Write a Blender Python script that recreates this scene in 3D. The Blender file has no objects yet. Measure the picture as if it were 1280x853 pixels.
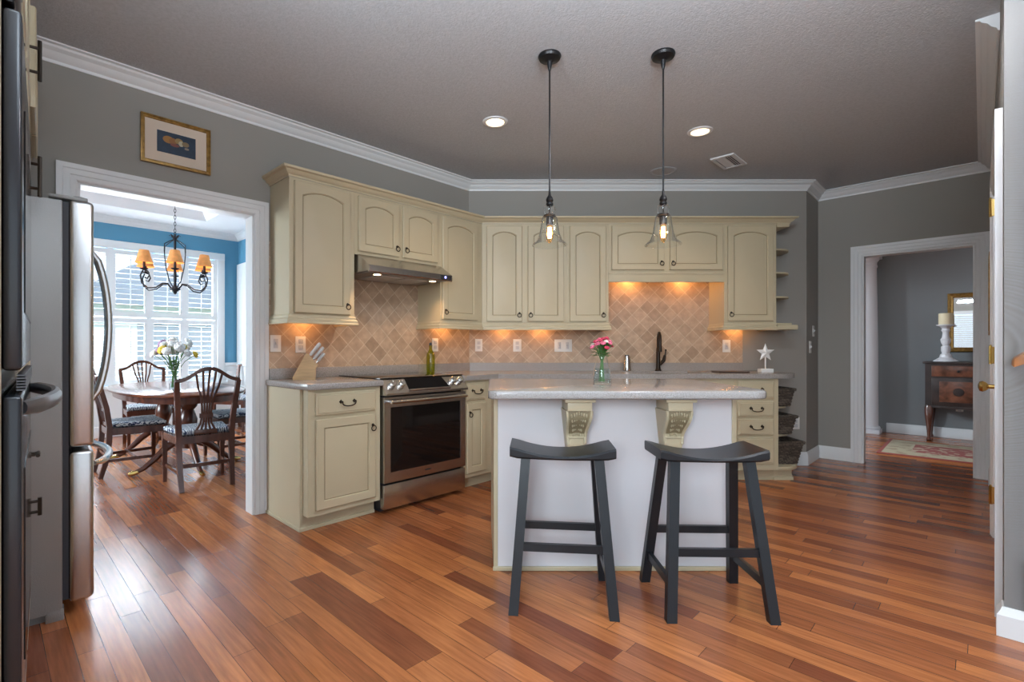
import bpy, bmesh, math, random
from mathutils import Matrix, Vector
random.seed(7)
PI = math.pi
R2 = 2 ** -0.5
SC = bpy.context.scene
COL = SC.collection

# ------------------------------------------------------------------ camera, world, light, exposure
cd = bpy.data.cameras.new('camera'); cam = bpy.data.objects.new('camera', cd); COL.objects.link(cam)
cam.location = (0, 0, 1.15); cam.rotation_euler = (PI / 2, 0, 0)
cd.sensor_fit = 'HORIZONTAL'; cd.sensor_width = 36.0; cd.lens = 622 / 1280 * 36
cd.shift_x = (640 - 602) / 1280; cd.shift_y = (435 - 426.5) / 1280
cd.clip_start = 0.02; cd.clip_end = 200
SC.camera = cam

world = bpy.data.worlds.new('daylight'); SC.world = world; world.use_nodes = True
wb = world.node_tree.nodes['Background']
wb.inputs[0].default_value = (0.74, 0.87, 1.0, 1); wb.inputs[1].default_value = 1.75

SC.view_settings.view_transform = 'Standard'; SC.view_settings.look = 'None'
SC.view_settings.gamma = 1.0; SC.view_settings.use_curve_mapping = False
SC.view_settings.exposure = -0.04
SC.cycles.diffuse_bounces = 8

def lamp(name, kind, loc, energy, color, rot=(0, 0, 0), **kw):
    d = bpy.data.lights.new(name, kind); d.energy = energy; d.color = color
    for k, v in kw.items(): setattr(d, k, v)
    o = bpy.data.objects.new(name, d); COL.objects.link(o); o.location = loc; o.rotation_euler = rot
    return o

sun = lamp('sun', 'SUN', (4, -6, 9), 5.5, (0.88, 0.94, 1.0), angle=0.02)
sun.rotation_euler = Vector((-0.45, 0.42, -0.85)).to_track_quat('-Z', 'Y').to_euler()

def aimed(name, loc, target, energy, color, sx, sy):
    o = lamp(name, 'AREA', loc, energy, color, shape='RECTANGLE', size=sx, size_y=sy)
    o.rotation_euler = (Vector(target) - Vector(loc)).to_track_quat('-Z', 'Y').to_euler(); return o
# added unseen fill lamps: two bounced off the ceiling, one aimed right
aimed('ceiling_bounce_fill', (0.6, 0.75, 2.25), (0.65, 0.8, 2.77), 105, (0.80, 0.90, 1.0), 0.5, 0.5)
aimed('ceiling_bounce_fill', (-0.75, 0.7, 2.1), (-0.8, 0.8, 2.77), 60, (0.80, 0.90, 1.0), 0.4, 0.4)
aimed('right_side_fill', (-1.0, -2.2, 2.0), (3.2, 4.6, 1.9), 130, (0.82, 0.92, 1.0), 1.3, 1.3)
# added area lamps boost dining daylight from above, the side and below
def lw(x, y, z): return (-0.125 + (x - y) * R2, 4.87 + (x + y) * R2, z)
aimed('dining_high_fill', lw(-1.8, 6.9, 4.3), lw(-1.8, 3.6, 1.2), 2600, (0.82, 0.92, 1.0), 4.0, 2.2)
aimed('dining_side_fill', lw(-6.2, 2.5, 1.9), lw(-2.5, 2.2, 1.2), 330, (0.82, 0.92, 1.0), 2.4, 1.8)
aimed('dining_low_fill', lw(-1.8, 6.2, -0.25), lw(-1.8, 4.4, 1.4), 5500, (0.86, 0.94, 1.0), 3.5, 1.2)

# ------------------------------------------------------------------ materials
def sr(r, g, b):
    f = lambda c: (c / 255 / 12.92) if c / 255 <= 0.04045 else ((c / 255 + 0.055) / 1.055) ** 2.4
    return (f(r), f(g), f(b), 1)

def newmat(name):
    m = bpy.data.materials.new(name); m.use_nodes = True
    return m, m.node_tree.nodes, m.node_tree.links, m.node_tree.nodes['Principled BSDF']

def mat(name, col, rough=0.5, metal=0.0, bump=0, bscale=60, var=0, vscale=8, emis=None, estr=0, stretch=None, spec=None, coat=0):
    m, n, l, p = newmat(name)
    p.inputs['Base Color'].default_value = col; p.inputs['Roughness'].default_value = rough
    p.inputs['Metallic'].default_value = metal
    if spec is not None: p.inputs['Specular IOR Level'].default_value = spec
    if coat: p.inputs['Coat Weight'].default_value = coat; p.inputs['Coat Roughness'].default_value = 0.1
    if emis: p.inputs['Emission Color'].default_value = emis; p.inputs['Emission Strength'].default_value = estr
    if bump or var:
        tc = n.new('ShaderNodeTexCoord'); mp = n.new('ShaderNodeMapping'); l.new(tc.outputs['Object'], mp.inputs['Vector'])
        if stretch: mp.inputs['Scale'].default_value = stretch
    if bump:
        nz = n.new('ShaderNodeTexNoise'); nz.inputs['Scale'].default_value = bscale; nz.inputs['Detail'].default_value = 3
        l.new(mp.outputs[0], nz.inputs['Vector'])
        b = n.new('ShaderNodeBump'); b.inputs['Strength'].default_value = bump; b.inputs['Distance'].default_value = 0.004
        l.new(nz.outputs[0], b.inputs['Height']); l.new(b.outputs[0], p.inputs['Normal'])
    if var:
        nz = n.new('ShaderNodeTexNoise'); nz.inputs['Scale'].default_value = vscale; nz.inputs['Detail'].default_value = 4
        l.new(mp.outputs[0], nz.inputs['Vector'])
        rp = n.new('ShaderNodeValToRGB')
        rp.color_ramp.elements[0].position = 0.3; rp.color_ramp.elements[1].position = 0.7
        rp.color_ramp.elements[0].color = tuple(c * (1 - var) for c in col[:3]) + (1,)
        rp.color_ramp.elements[1].color = tuple(min(1, c * (1 + var)) for c in col[:3]) + (1,)
        l.new(nz.outputs[0], rp.inputs[0]); l.new(rp.outputs[0], p.inputs['Base Color'])
    return m

def glassmat(name, tint, fres=1.45, rough=0.02, boost=0.0):
    m, n, l, p = newmat(name)
    out = [x for x in n if x.type == 'OUTPUT_MATERIAL'][0]
    t = n.new('ShaderNodeBsdfTransparent'); t.inputs[0].default_value = tint
    g = n.new('ShaderNodeBsdfGlossy'); g.inputs['Roughness'].default_value = rough; g.inputs[0].default_value = (1, 1, 1, 1)
    f = n.new('ShaderNodeLayerWeight'); f.inputs[0].default_value = 0.12
    mx = n.new('ShaderNodeMixShader')
    ma = n.new('ShaderNodeMath'); ma.operation = 'MULTIPLY_ADD'; ma.inputs[1].default_value = 0.6; ma.inputs[2].default_value = boost
    l.new(f.outputs['Fresnel'], ma.inputs[0]); l.new(ma.outputs[0], mx.inputs[0])
    l.new(t.outputs[0], mx.inputs[1]); l.new(g.outputs[0], mx.inputs[2]); l.new(mx.outputs[0], out.inputs['Surface'])
    n.remove(p)
    return m

def emit(name, col, s):
    m, n, l, p = newmat(name)
    p.inputs['Base Color'].default_value = (0.8, 0.7, 0.5, 1)
    p.inputs['Emission Color'].default_value = col; p.inputs['Emission Strength'].default_value = s
    return m

M = {}
M['cream'] = mat('cream_paint', (0.50, 0.432, 0.29, 1), 0.42, var=0.03, vscale=3)
M['glaze'] = mat('antique_glaze', (0.25, 0.20, 0.115, 1), 0.5)
M['wall'] = mat('taupe_wall_paint', (0.285, 0.272, 0.247, 1), 0.7, bump=0.05, bscale=250)
M['hallwall'] = mat('grey_wall_paint', (0.20, 0.213, 0.222, 1), 0.7)
M['stairwall'] = mat('pale_grey_wall_paint', (0.36, 0.365, 0.375, 1), 0.7)
M['ceil'] = mat('textured_ceiling', (0.45, 0.475, 0.50, 1), 0.85, bump=0.6, bscale=110, var=0.08, vscale=60)
M['ceilwhite'] = mat('white_ceiling', (0.78, 0.79, 0.8, 1), 0.8)
M['trim'] = mat('white_trim_paint', (0.70, 0.72, 0.73, 1), 0.4)
M['blue'] = mat('blue_wall_paint', (0.075, 0.24, 0.37, 1), 0.6)
M['islandpaint'] = mat('pale_panel_paint', (0.66, 0.655, 0.68, 1), 0.45)
M['bronze'] = mat('dark_bronze', (0.035, 0.026, 0.02, 1), 0.35, 0.8)
M['black'] = mat('black_metal', (0.012, 0.012, 0.013, 1), 0.35, 0.4)
M['stool'] = mat('black_lacquer', (0.011, 0.013, 0.016, 1), 0.32, spec=0.35)
M['steel'] = mat('brushed_steel', (0.56, 0.55, 0.54, 1), 0.27, 1.0, bump=0.04, bscale=40, stretch=(1, 1, 30))
M['steeldark'] = mat('grey_enamel_side', (0.25, 0.24, 0.23, 1), 0.38, 0.3, bump=0.25, bscale=180)
M['gasket'] = mat('dark_gasket', (0.02, 0.02, 0.025, 1), 0.5)
M['blackglass'] = mat('black_glass', (0.006, 0.005, 0.005, 1), 0.05)
M['ovenblack'] = mat('black_oven_enamel', (0.02, 0.022, 0.026, 1), 0.22)
M['darkgrey'] = mat('dark_grey_handle', (0.10, 0.10, 0.11, 1), 0.3, 0.5)
M['chrome'] = mat('chrome', (0.75, 0.74, 0.72, 1), 0.15, 1.0)
M['brass'] = mat('brass', (0.62, 0.42, 0.14, 1), 0.25, 1.0)
M['plate'] = mat('white_plastic', (0.75, 0.74, 0.71, 1), 0.35)
M['plateslot'] = mat('outlet_face', (0.55, 0.55, 0.56, 1), 0.4)
M['mahog'] = mat('mahogany', (0.085, 0.028, 0.016, 1), 0.25, var=0.35, vscale=6, stretch=(3, 3, 0.6), coat=0.3)
M['tablewood'] = mat('polished_mahogany', (0.13, 0.042, 0.022, 1), 0.2, var=0.3, vscale=5, spec=0.35)
M['consolewood'] = mat('dark_antique_wood', (0.028, 0.018, 0.016, 1), 0.35, var=0.4, vscale=9)
M['burl'] = mat('burl_veneer', (0.11, 0.04, 0.022, 1), 0.3, var=0.6, vscale=14)
M['gold'] = mat('antique_gold', (0.30, 0.17, 0.045, 1), 0.4, 0.55, var=0.35, vscale=40)
M['golddark'] = mat('dark_gilt', (0.10, 0.035, 0.015, 1), 0.4)
M['mat'] = mat('mat_board', (0.62, 0.52, 0.42, 1), 0.8)
M['white'] = mat('white_ceramic', (0.78, 0.78, 0.77, 1), 0.35)
M['wicker'] = mat('dark_wicker', (0.075, 0.06, 0.048, 1), 0.6)
M['blockwood'] = mat('knife_block_wood', (0.55, 0.36, 0.18, 1), 0.4, var=0.15, vscale=10, stretch=(1, 1, 6))
M['iron'] = mat('wrought_iron', (0.02, 0.022, 0.028, 1), 0.5, 0.5)
M['leaf'] = mat('green_leaf', (0.06, 0.17, 0.03, 1), 0.5)
M['pink'] = mat('pink_petal', (0.62, 0.13, 0.21, 1), 0.6, var=0.3, vscale=60)
M['red'] = mat('crimson_petal', (0.5, 0.03, 0.08, 1), 0.6)
M['palepetal'] = mat('pale_petal', (0.8, 0.68, 0.62, 1), 0.6)
M['whitepetal'] = mat('white_petal', (0.82, 0.82, 0.8, 1), 0.6)
M['lilac'] = mat('lilac_petal', (0.45, 0.28, 0.42, 1), 0.6)
M['yellow'] = mat('yellow_petal', (0.75, 0.55, 0.06, 1), 0.6)
M['candle'] = mat('cream_wax', (0.72, 0.62, 0.42, 1), 0.5)
M['rail'] = mat('honey_wood', (0.32, 0.13, 0.045, 1), 0.3, var=0.3, vscale=12, coat=0.3)
M['grille'] = mat('metal_grille', (0.42, 0.42, 0.42, 1), 0.5)
M['tray'] = mat('dark_board', (0.05, 0.03, 0.025, 1), 0.4)
M['sinkm'] = mat('tan_composite', (0.55, 0.46, 0.36, 1), 0.35)
M['shade'] = mat('amber_shade', (0.62, 0.26, 0.08, 1), 0.7, emis=(1.0, 0.42, 0.12, 1), estr=0.22, var=0.2, vscale=25)
M['glass'] = glassmat('clear_glass', (0.97, 0.98, 0.98, 1), boost=0.03)
M['water'] = glassmat('vase_water', (0.86, 0.93, 0.93, 1))
M['oil'] = glassmat('olive_glass', (0.66, 0.70, 0.12, 1), boost=0.03)
M['amberglass'] = glassmat('amber_glass', (1.0, 0.83, 0.6, 1))
M['pane'] = glassmat('window_pane', (0.97, 0.98, 1, 1))
M['bulb'] = emit('glowing_filament', (1.0, 0.62, 0.22, 1), 28)
M['can'] = emit('lit_lamp', (1.0, 0.72, 0.42, 1), 5)
M['hoodlamp'] = emit('hood_lamp', (1.0, 0.72, 0.42, 1), 9)
M['led'] = emit('blue_indicator', (0.15, 0.2, 1.0, 1), 3)
M['mirror'] = mat('mirror_glass', (0.9, 0.92, 0.92, 1), 0.02, 1.0)
M['housewall'] = mat('house_siding', (0.74, 0.74, 0.72, 1), 0.7)
M['roof'] = mat('roof_shingle', (0.22, 0.24, 0.28, 1), 0.8)
M['housewin'] = mat('house_window', (0.3, 0.32, 0.35, 1), 0.1)
M['bounce_ground'] = mat('pale_bounce_surface', (0.55, 0.53, 0.5, 1), 0.85)
M['lawn'] = mat('lawn', (0.2, 0.26, 0.12, 1), 0.9, var=0.2, vscale=2)

def floor_mat():
    m, n, l, p = newmat('reddish_hardwood_planks')
    tc = n.new('ShaderNodeTexCoord'); mp = n.new('ShaderNodeMapping'); l.new(tc.outputs['Object'], mp.inputs[0])
    mp.inputs['Rotation'].default_value = (0, 0, -PI / 4 + PI / 2)
    sp = n.new('ShaderNodeSeparateXYZ'); l.new(mp.outputs[0], sp.inputs[0])
    dv = n.new('ShaderNodeMath'); dv.operation = 'DIVIDE'; dv.inputs[1].default_value = 0.0817; l.new(sp.outputs[1], dv.inputs[0])
    fl = n.new('ShaderNodeMath'); fl.operation = 'FLOOR'; l.new(dv.outputs[0], fl.inputs[0])
    wn = n.new('ShaderNodeTexWhiteNoise'); wn.noise_dimensions = '1D'; l.new(fl.outputs[0], wn.inputs['W'])
    ml = n.new('ShaderNodeMath'); ml.operation = 'MULTIPLY_ADD'; ml.inputs[1].default_value = 3.0; l.new(wn.outputs['Value'], ml.inputs[0]); l.new(sp.outputs[0], ml.inputs[2])
    cb = n.new('ShaderNodeCombineXYZ'); l.new(ml.outputs[0], cb.inputs[0]); l.new(sp.outputs[1], cb.inputs[1])
    br = n.new('ShaderNodeTexBrick'); l.new(cb.outputs[0], br.inputs['Vector'])
    br.offset = 0.0
    br.inputs['Scale'].default_value = 1; br.inputs['Brick Width'].default_value = 0.95; br.inputs['Row Height'].default_value = 0.0817
    br.inputs['Mortar Size'].default_value = 0.0011; br.inputs['Mortar Smooth'].default_value = 0.1
    br.inputs['Color1'].default_value = (0.54, 0.195, 0.064, 1); br.inputs['Color2'].default_value = (0.19, 0.054, 0.025, 1)
    br.inputs['Mortar'].default_value = (0.085, 0.032, 0.016, 1)
    m2 = n.new('ShaderNodeMapping'); m2.inputs['Scale'].default_value = (1.5, 22, 1); l.new(mp.outputs[0], m2.inputs[0])
    nz = n.new('ShaderNodeTexNoise'); nz.inputs['Scale'].default_value = 3; nz.inputs['Detail'].default_value = 6; l.new(m2.outputs[0], nz.inputs[0])
    rp = n.new('ShaderNodeValToRGB'); rp.color_ramp.elements[0].position = 0.3; rp.color_ramp.elements[1].position = 0.7
    rp.color_ramp.elements[0].color = (0.72, 0.7, 0.68, 1); rp.color_ramp.elements[1].color = (1.15, 1.15, 1.15, 1)
    l.new(nz.outputs[0], rp.inputs[0])
    mx = n.new('ShaderNodeMixRGB'); mx.blend_type = 'MULTIPLY'; mx.inputs[0].default_value = 1
    l.new(br.outputs[0], mx.inputs[1]); l.new(rp.outputs[0], mx.inputs[2]); l.new(mx.outputs[0], p.inputs['Base Color'])
    p.inputs['Roughness'].default_value = 0.24
    b = n.new('ShaderNodeBump'); b.inputs['Strength'].default_value = 0.25; b.inputs['Distance'].default_value = 0.002; b.invert = True
    l.new(br.outputs['Fac'], b.inputs['Height']); l.new(b.outputs[0], p.inputs['Normal'])
    return m
M['floor'] = floor_mat()

def tile_mat():
    m, n, l, p = newmat('tumbled_travertine_tile')
    tc = n.new('ShaderNodeTexCoord'); sp = n.new('ShaderNodeSeparateXYZ'); cb = n.new('ShaderNodeCombineXYZ')
    l.new(tc.outputs['Object'], sp.inputs[0]); l.new(sp.outputs[0], cb.inputs[0]); l.new(sp.outputs[2], cb.inputs[1])
    mp = n.new('ShaderNodeMapping'); mp.inputs['Rotation'].default_value = (0, 0, PI / 4); l.new(cb.outputs[0], mp.inputs[0])
    br = n.new('ShaderNodeTexBrick'); l.new(mp.outputs[0], br.inputs['Vector']); br.offset = 0.0
    br.inputs['Scale'].default_value = 1; br.inputs['Brick Width'].default_value = 0.104; br.inputs['Row Height'].default_value = 0.104
    br.inputs['Mortar Size'].default_value = 0.0032; br.inputs['Mortar Smooth'].default_value = 0.3
    br.inputs['Color1'].default_value = (0.47, 0.345, 0.24, 1); br.inputs['Color2'].default_value = (0.29, 0.20, 0.135, 1); br.inputs['Bias'].default_value = -0.35
    br.inputs['Mortar'].default_value = (0.56, 0.45, 0.33, 1)
    nz = n.new('ShaderNodeTexNoise'); nz.inputs['Scale'].default_value = 18; nz.inputs['Detail'].default_value = 5; l.new(cb.outputs[0], nz.inputs[0])
    rp = n.new('ShaderNodeValToRGB'); rp.color_ramp.elements[0].position = 0.3; rp.color_ramp.elements[1].position = 0.7
    rp.color_ramp.elements[0].color = (0.82, 0.82, 0.82, 1); rp.color_ramp.elements[1].color = (1.12, 1.12, 1.12, 1); l.new(nz.outputs[0], rp.inputs[0])
    mx = n.new('ShaderNodeMixRGB'); mx.blend_type = 'MULTIPLY'; mx.inputs[0].default_value = 1
    l.new(br.outputs[0], mx.inputs[1]); l.new(rp.outputs[0], mx.inputs[2]); l.new(mx.outputs[0], p.inputs['Base Color'])
    p.inputs['Roughness'].default_value = 0.5
    b = n.new('ShaderNodeBump'); b.inputs['Strength'].default_value = 0.35; b.inputs['Distance'].default_value = 0.003; b.invert = True
    l.new(br.outputs['Fac'], b.inputs['Height']); l.new(b.outputs[0], p.inputs['Normal'])
    return m
M['tile'] = tile_mat()

def speckle_mat(name, c1, c2, rough):
    m, n, l, p = newmat(name)
    tc = n.new('ShaderNodeTexCoord')
    nz = n.new('ShaderNodeTexNoise'); nz.inputs['Scale'].default_value = 260; nz.inputs['Detail'].default_value = 2; l.new(tc.outputs['Object'], nz.inputs[0])
    rp = n.new('ShaderNodeValToRGB'); rp.color_ramp.elements[0].position = 0.36; rp.color_ramp.elements[1].position = 0.62
    rp.color_ramp.elements[0].color = c1; rp.color_ramp.elements[1].color = c2; l.new(nz.outputs[0], rp.inputs[0])
    l.new(rp.outputs[0], p.inputs['Base Color']); p.inputs['Roughness'].default_value = rough
    return m
M['counter'] = speckle_mat('grey_solid_surface', (0.24, 0.22, 0.205, 1), (0.38, 0.36, 0.34, 1), 0.22)
M['islandtop'] = speckle_mat('pale_grey_solid_surface', (0.25, 0.24, 0.23, 1), (0.40, 0.39, 0.38, 1), 0.16)

def wicker_mat():
    m, n, l, p = newmat('woven_dark_wicker')
    tc = n.new('ShaderNodeTexCoord'); sp = n.new('ShaderNodeSeparateXYZ'); cb = n.new('ShaderNodeCombineXYZ'); ad = n.new('ShaderNodeMath'); ad.operation = 'ADD'
    l.new(tc.outputs['Object'], sp.inputs[0]); l.new(sp.outputs[0], ad.inputs[0]); l.new(sp.outputs[1], ad.inputs[1]); l.new(ad.outputs[0], cb.inputs[0]); l.new(sp.outputs[2], cb.inputs[1])
    br = n.new('ShaderNodeTexBrick'); l.new(cb.outputs[0], br.inputs['Vector'])
    br.inputs['Scale'].default_value = 1; br.inputs['Brick Width'].default_value = 0.032; br.inputs['Row Height'].default_value = 0.014; br.inputs['Mortar Size'].default_value = 0.0022; br.inputs['Mortar Smooth'].default_value = 0.6
    br.inputs['Color1'].default_value = (0.17, 0.135, 0.105, 1); br.inputs['Color2'].default_value = (0.06, 0.048, 0.038, 1); br.inputs['Mortar'].default_value = (0.008, 0.006, 0.005, 1)
    l.new(br.outputs[0], p.inputs['Base Color']); p.inputs['Roughness'].default_value = 0.5
    b = n.new('ShaderNodeBump'); b.inputs['Strength'].default_value = 0.8; b.inputs['Distance'].default_value = 0.006; b.invert = True
    l.new(br.outputs['Fac'], b.inputs['Height']); l.new(b.outputs[0], p.inputs['Normal'])
    return m
M['wicker'] = wicker_mat()

def zebra_mat():
    m, n, l, p = newmat('blue_zebra_fabric')
    tc = n.new('ShaderNodeTexCoord'); w = n.new('ShaderNodeTexWave'); w.inputs['Scale'].default_value = 17; w.inputs['Distortion'].default_value = 9
    w.inputs['Detail Scale'].default_value = 1.6
    l.new(tc.outputs['Object'], w.inputs[0])
    rp = n.new('ShaderNodeValToRGB'); rp.color_ramp.elements[0].position = 0.45; rp.color_ramp.elements[1].position = 0.55
    rp.color_ramp.elements[0].color = (0.012, 0.03, 0.08, 1); rp.color_ramp.elements[1].color = (0.62, 0.66, 0.68, 1)
    l.new(w.outputs[0], rp.inputs[0]); l.new(rp.outputs[0], p.inputs['Base Color']); p.inputs['Roughness'].default_value = 0.8
    return m
M['zebra'] = zebra_mat()

def rug_mat(hx, hy):
    m, n, l, p = newmat('oriental_rug_pile')
    tc = n.new('ShaderNodeTexCoord'); sp = n.new('ShaderNodeSeparateXYZ'); l.new(tc.outputs['Object'], sp.inputs[0])
    def edge(i, h):
        a = n.new('ShaderNodeMath'); a.operation = 'ABSOLUTE'; l.new(sp.outputs[i], a.inputs[0])
        s = n.new('ShaderNodeMath'); s.operation = 'SUBTRACT'; s.inputs[0].default_value = h; l.new(a.outputs[0], s.inputs[1]); return s
    e = n.new('ShaderNodeMath'); e.operation = 'MINIMUM'
    l.new(edge(0, hx).outputs[0], e.inputs[0]); l.new(edge(1, hy).outputs[0], e.inputs[1])
    rp = n.new('ShaderNodeValToRGB'); rp.color_ramp.interpolation = 'CONSTANT'
    E = rp.color_ramp.elements
    E[0].position = 0; E[0].color = (0.19, 0.04, 0.03, 1); E[1].position = 0.035; E[1].color = (0.30, 0.255, 0.17, 1)
    for pos, c in ((0.24, (0.34, 0.29, 0.20, 1)), (0.265, (0.20, 0.05, 0.042, 1))):
        q = E.new(pos); q.color = c
    l.new(e.outputs[0], rp.inputs[0])
    v = n.new('ShaderNodeTexVoronoi'); v.inputs['Scale'].default_value = 9; l.new(tc.outputs['Object'], v.inputs[0])
    nz = n.new('ShaderNodeTexNoise'); nz.inputs['Scale'].default_value = 11; nz.inputs['Detail'].default_value = 3; l.new(tc.outputs['Object'], nz.inputs[0])
    r2 = n.new('ShaderNodeValToRGB'); r2.color_ramp.elements[0].position = 0.53; r2.color_ramp.elements[1].position = 0.56
    l.new(nz.outputs[0], r2.inputs[0])
    gt = n.new('ShaderNodeMath'); gt.operation = 'GREATER_THAN'; gt.inputs[1].default_value = 0.045; l.new(e.outputs[0], gt.inputs[0])
    mu = n.new('ShaderNodeMath'); mu.operation = 'MULTIPLY'; l.new(r2.outputs[0], mu.inputs[0]); l.new(gt.outputs[0], mu.inputs[1])
    m2 = n.new('ShaderNodeMath'); m2.operation = 'MULTIPLY'; m2.inputs[1].default_value = 0.65; l.new(mu.outputs[0], m2.inputs[0])
    gi = n.new('ShaderNodeMath'); gi.operation = 'GREATER_THAN'; gi.inputs[1].default_value = 0.265; l.new(e.outputs[0], gi.inputs[0])
    cm = n.new('ShaderNodeMixRGB'); cm.inputs[1].default_value = (0.20, 0.13, 0.08, 1); cm.inputs[2].default_value = (0.36, 0.31, 0.22, 1); l.new(gi.outputs[0], cm.inputs[0])
    mx = n.new('ShaderNodeMixRGB'); l.new(m2.outputs[0], mx.inputs[0]); l.new(rp.outputs[0], mx.inputs[1]); l.new(cm.outputs[0], mx.inputs[2])
    l.new(mx.outputs[0], p.inputs['Base Color']); p.inputs['Roughness'].default_value = 0.95
    return m

def fruit_art_mat():
    # dark blue ground with round orange, gold and cream fruit shapes
    m, n, l, p = newmat('fruit_print')
    tc = n.new('ShaderNodeTexCoord'); prev = None
    sp = n.new('ShaderNodeSeparateXYZ'); l.new(tc.outputs['Object'], sp.inputs[0])
    nz = n.new('ShaderNodeTexNoise'); nz.inputs['Scale'].default_value = 30; l.new(tc.outputs['Object'], nz.inputs[0])
    g = n.new('ShaderNodeValToRGB'); g.color_ramp.elements[0].color = (0.006, 0.014, 0.03, 1); g.color_ramp.elements[1].color = (0.02, 0.045, 0.085, 1)
    l.new(nz.outputs[0], g.inputs[0]); prev = g.outputs[0]
    for cx, cz, rx, rz, c in ((-0.045, 0.02, .03, .022, (0.32, 0.15, 0.03, 1)), (-0.02, 0.016, .022, .02, (0.25, 0.11, 0.03, 1)), (0.012, 0.024, .022, .018, (0.3, 0.2, 0.07, 1)),
                              (0.024, 0.012, .014, .017, (0.45, 0.4, 0.27, 1)), (0.048, 0.014, .02, .015, (0.22, 0.15, 0.07, 1)), (-0.01, -0.006, .025, .01, (0.2, 0.06, 0.04, 1)), (0.055, -0.012, .013, .007, (0.25, 0.2, 0.15, 1))):
        mp = n.new('ShaderNodeMapping'); mp.vector_type = 'POINT'; mp.inputs['Location'].default_value = (-cx / rx, 0, -cz / rz); mp.inputs['Scale'].default_value = (1 / rx, 0, 1 / rz)
        l.new(tc.outputs['Object'], mp.inputs[0])
        ln = n.new('ShaderNodeVectorMath'); ln.operation = 'LENGTH'; l.new(mp.outputs[0], ln.inputs[0])
        lt = n.new('ShaderNodeMath'); lt.operation = 'LESS_THAN'; lt.inputs[1].default_value = 1; l.new(ln.outputs['Value'], lt.inputs[0])
        mx = n.new('ShaderNodeMixRGB'); mx.inputs[2].default_value = c; l.new(lt.outputs[0], mx.inputs[0]); l.new(prev, mx.inputs[1]); prev = mx.outputs[0]
    l.new(prev, p.inputs['Base Color']); p.inputs['Roughness'].default_value = 0.4
    return m

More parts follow.
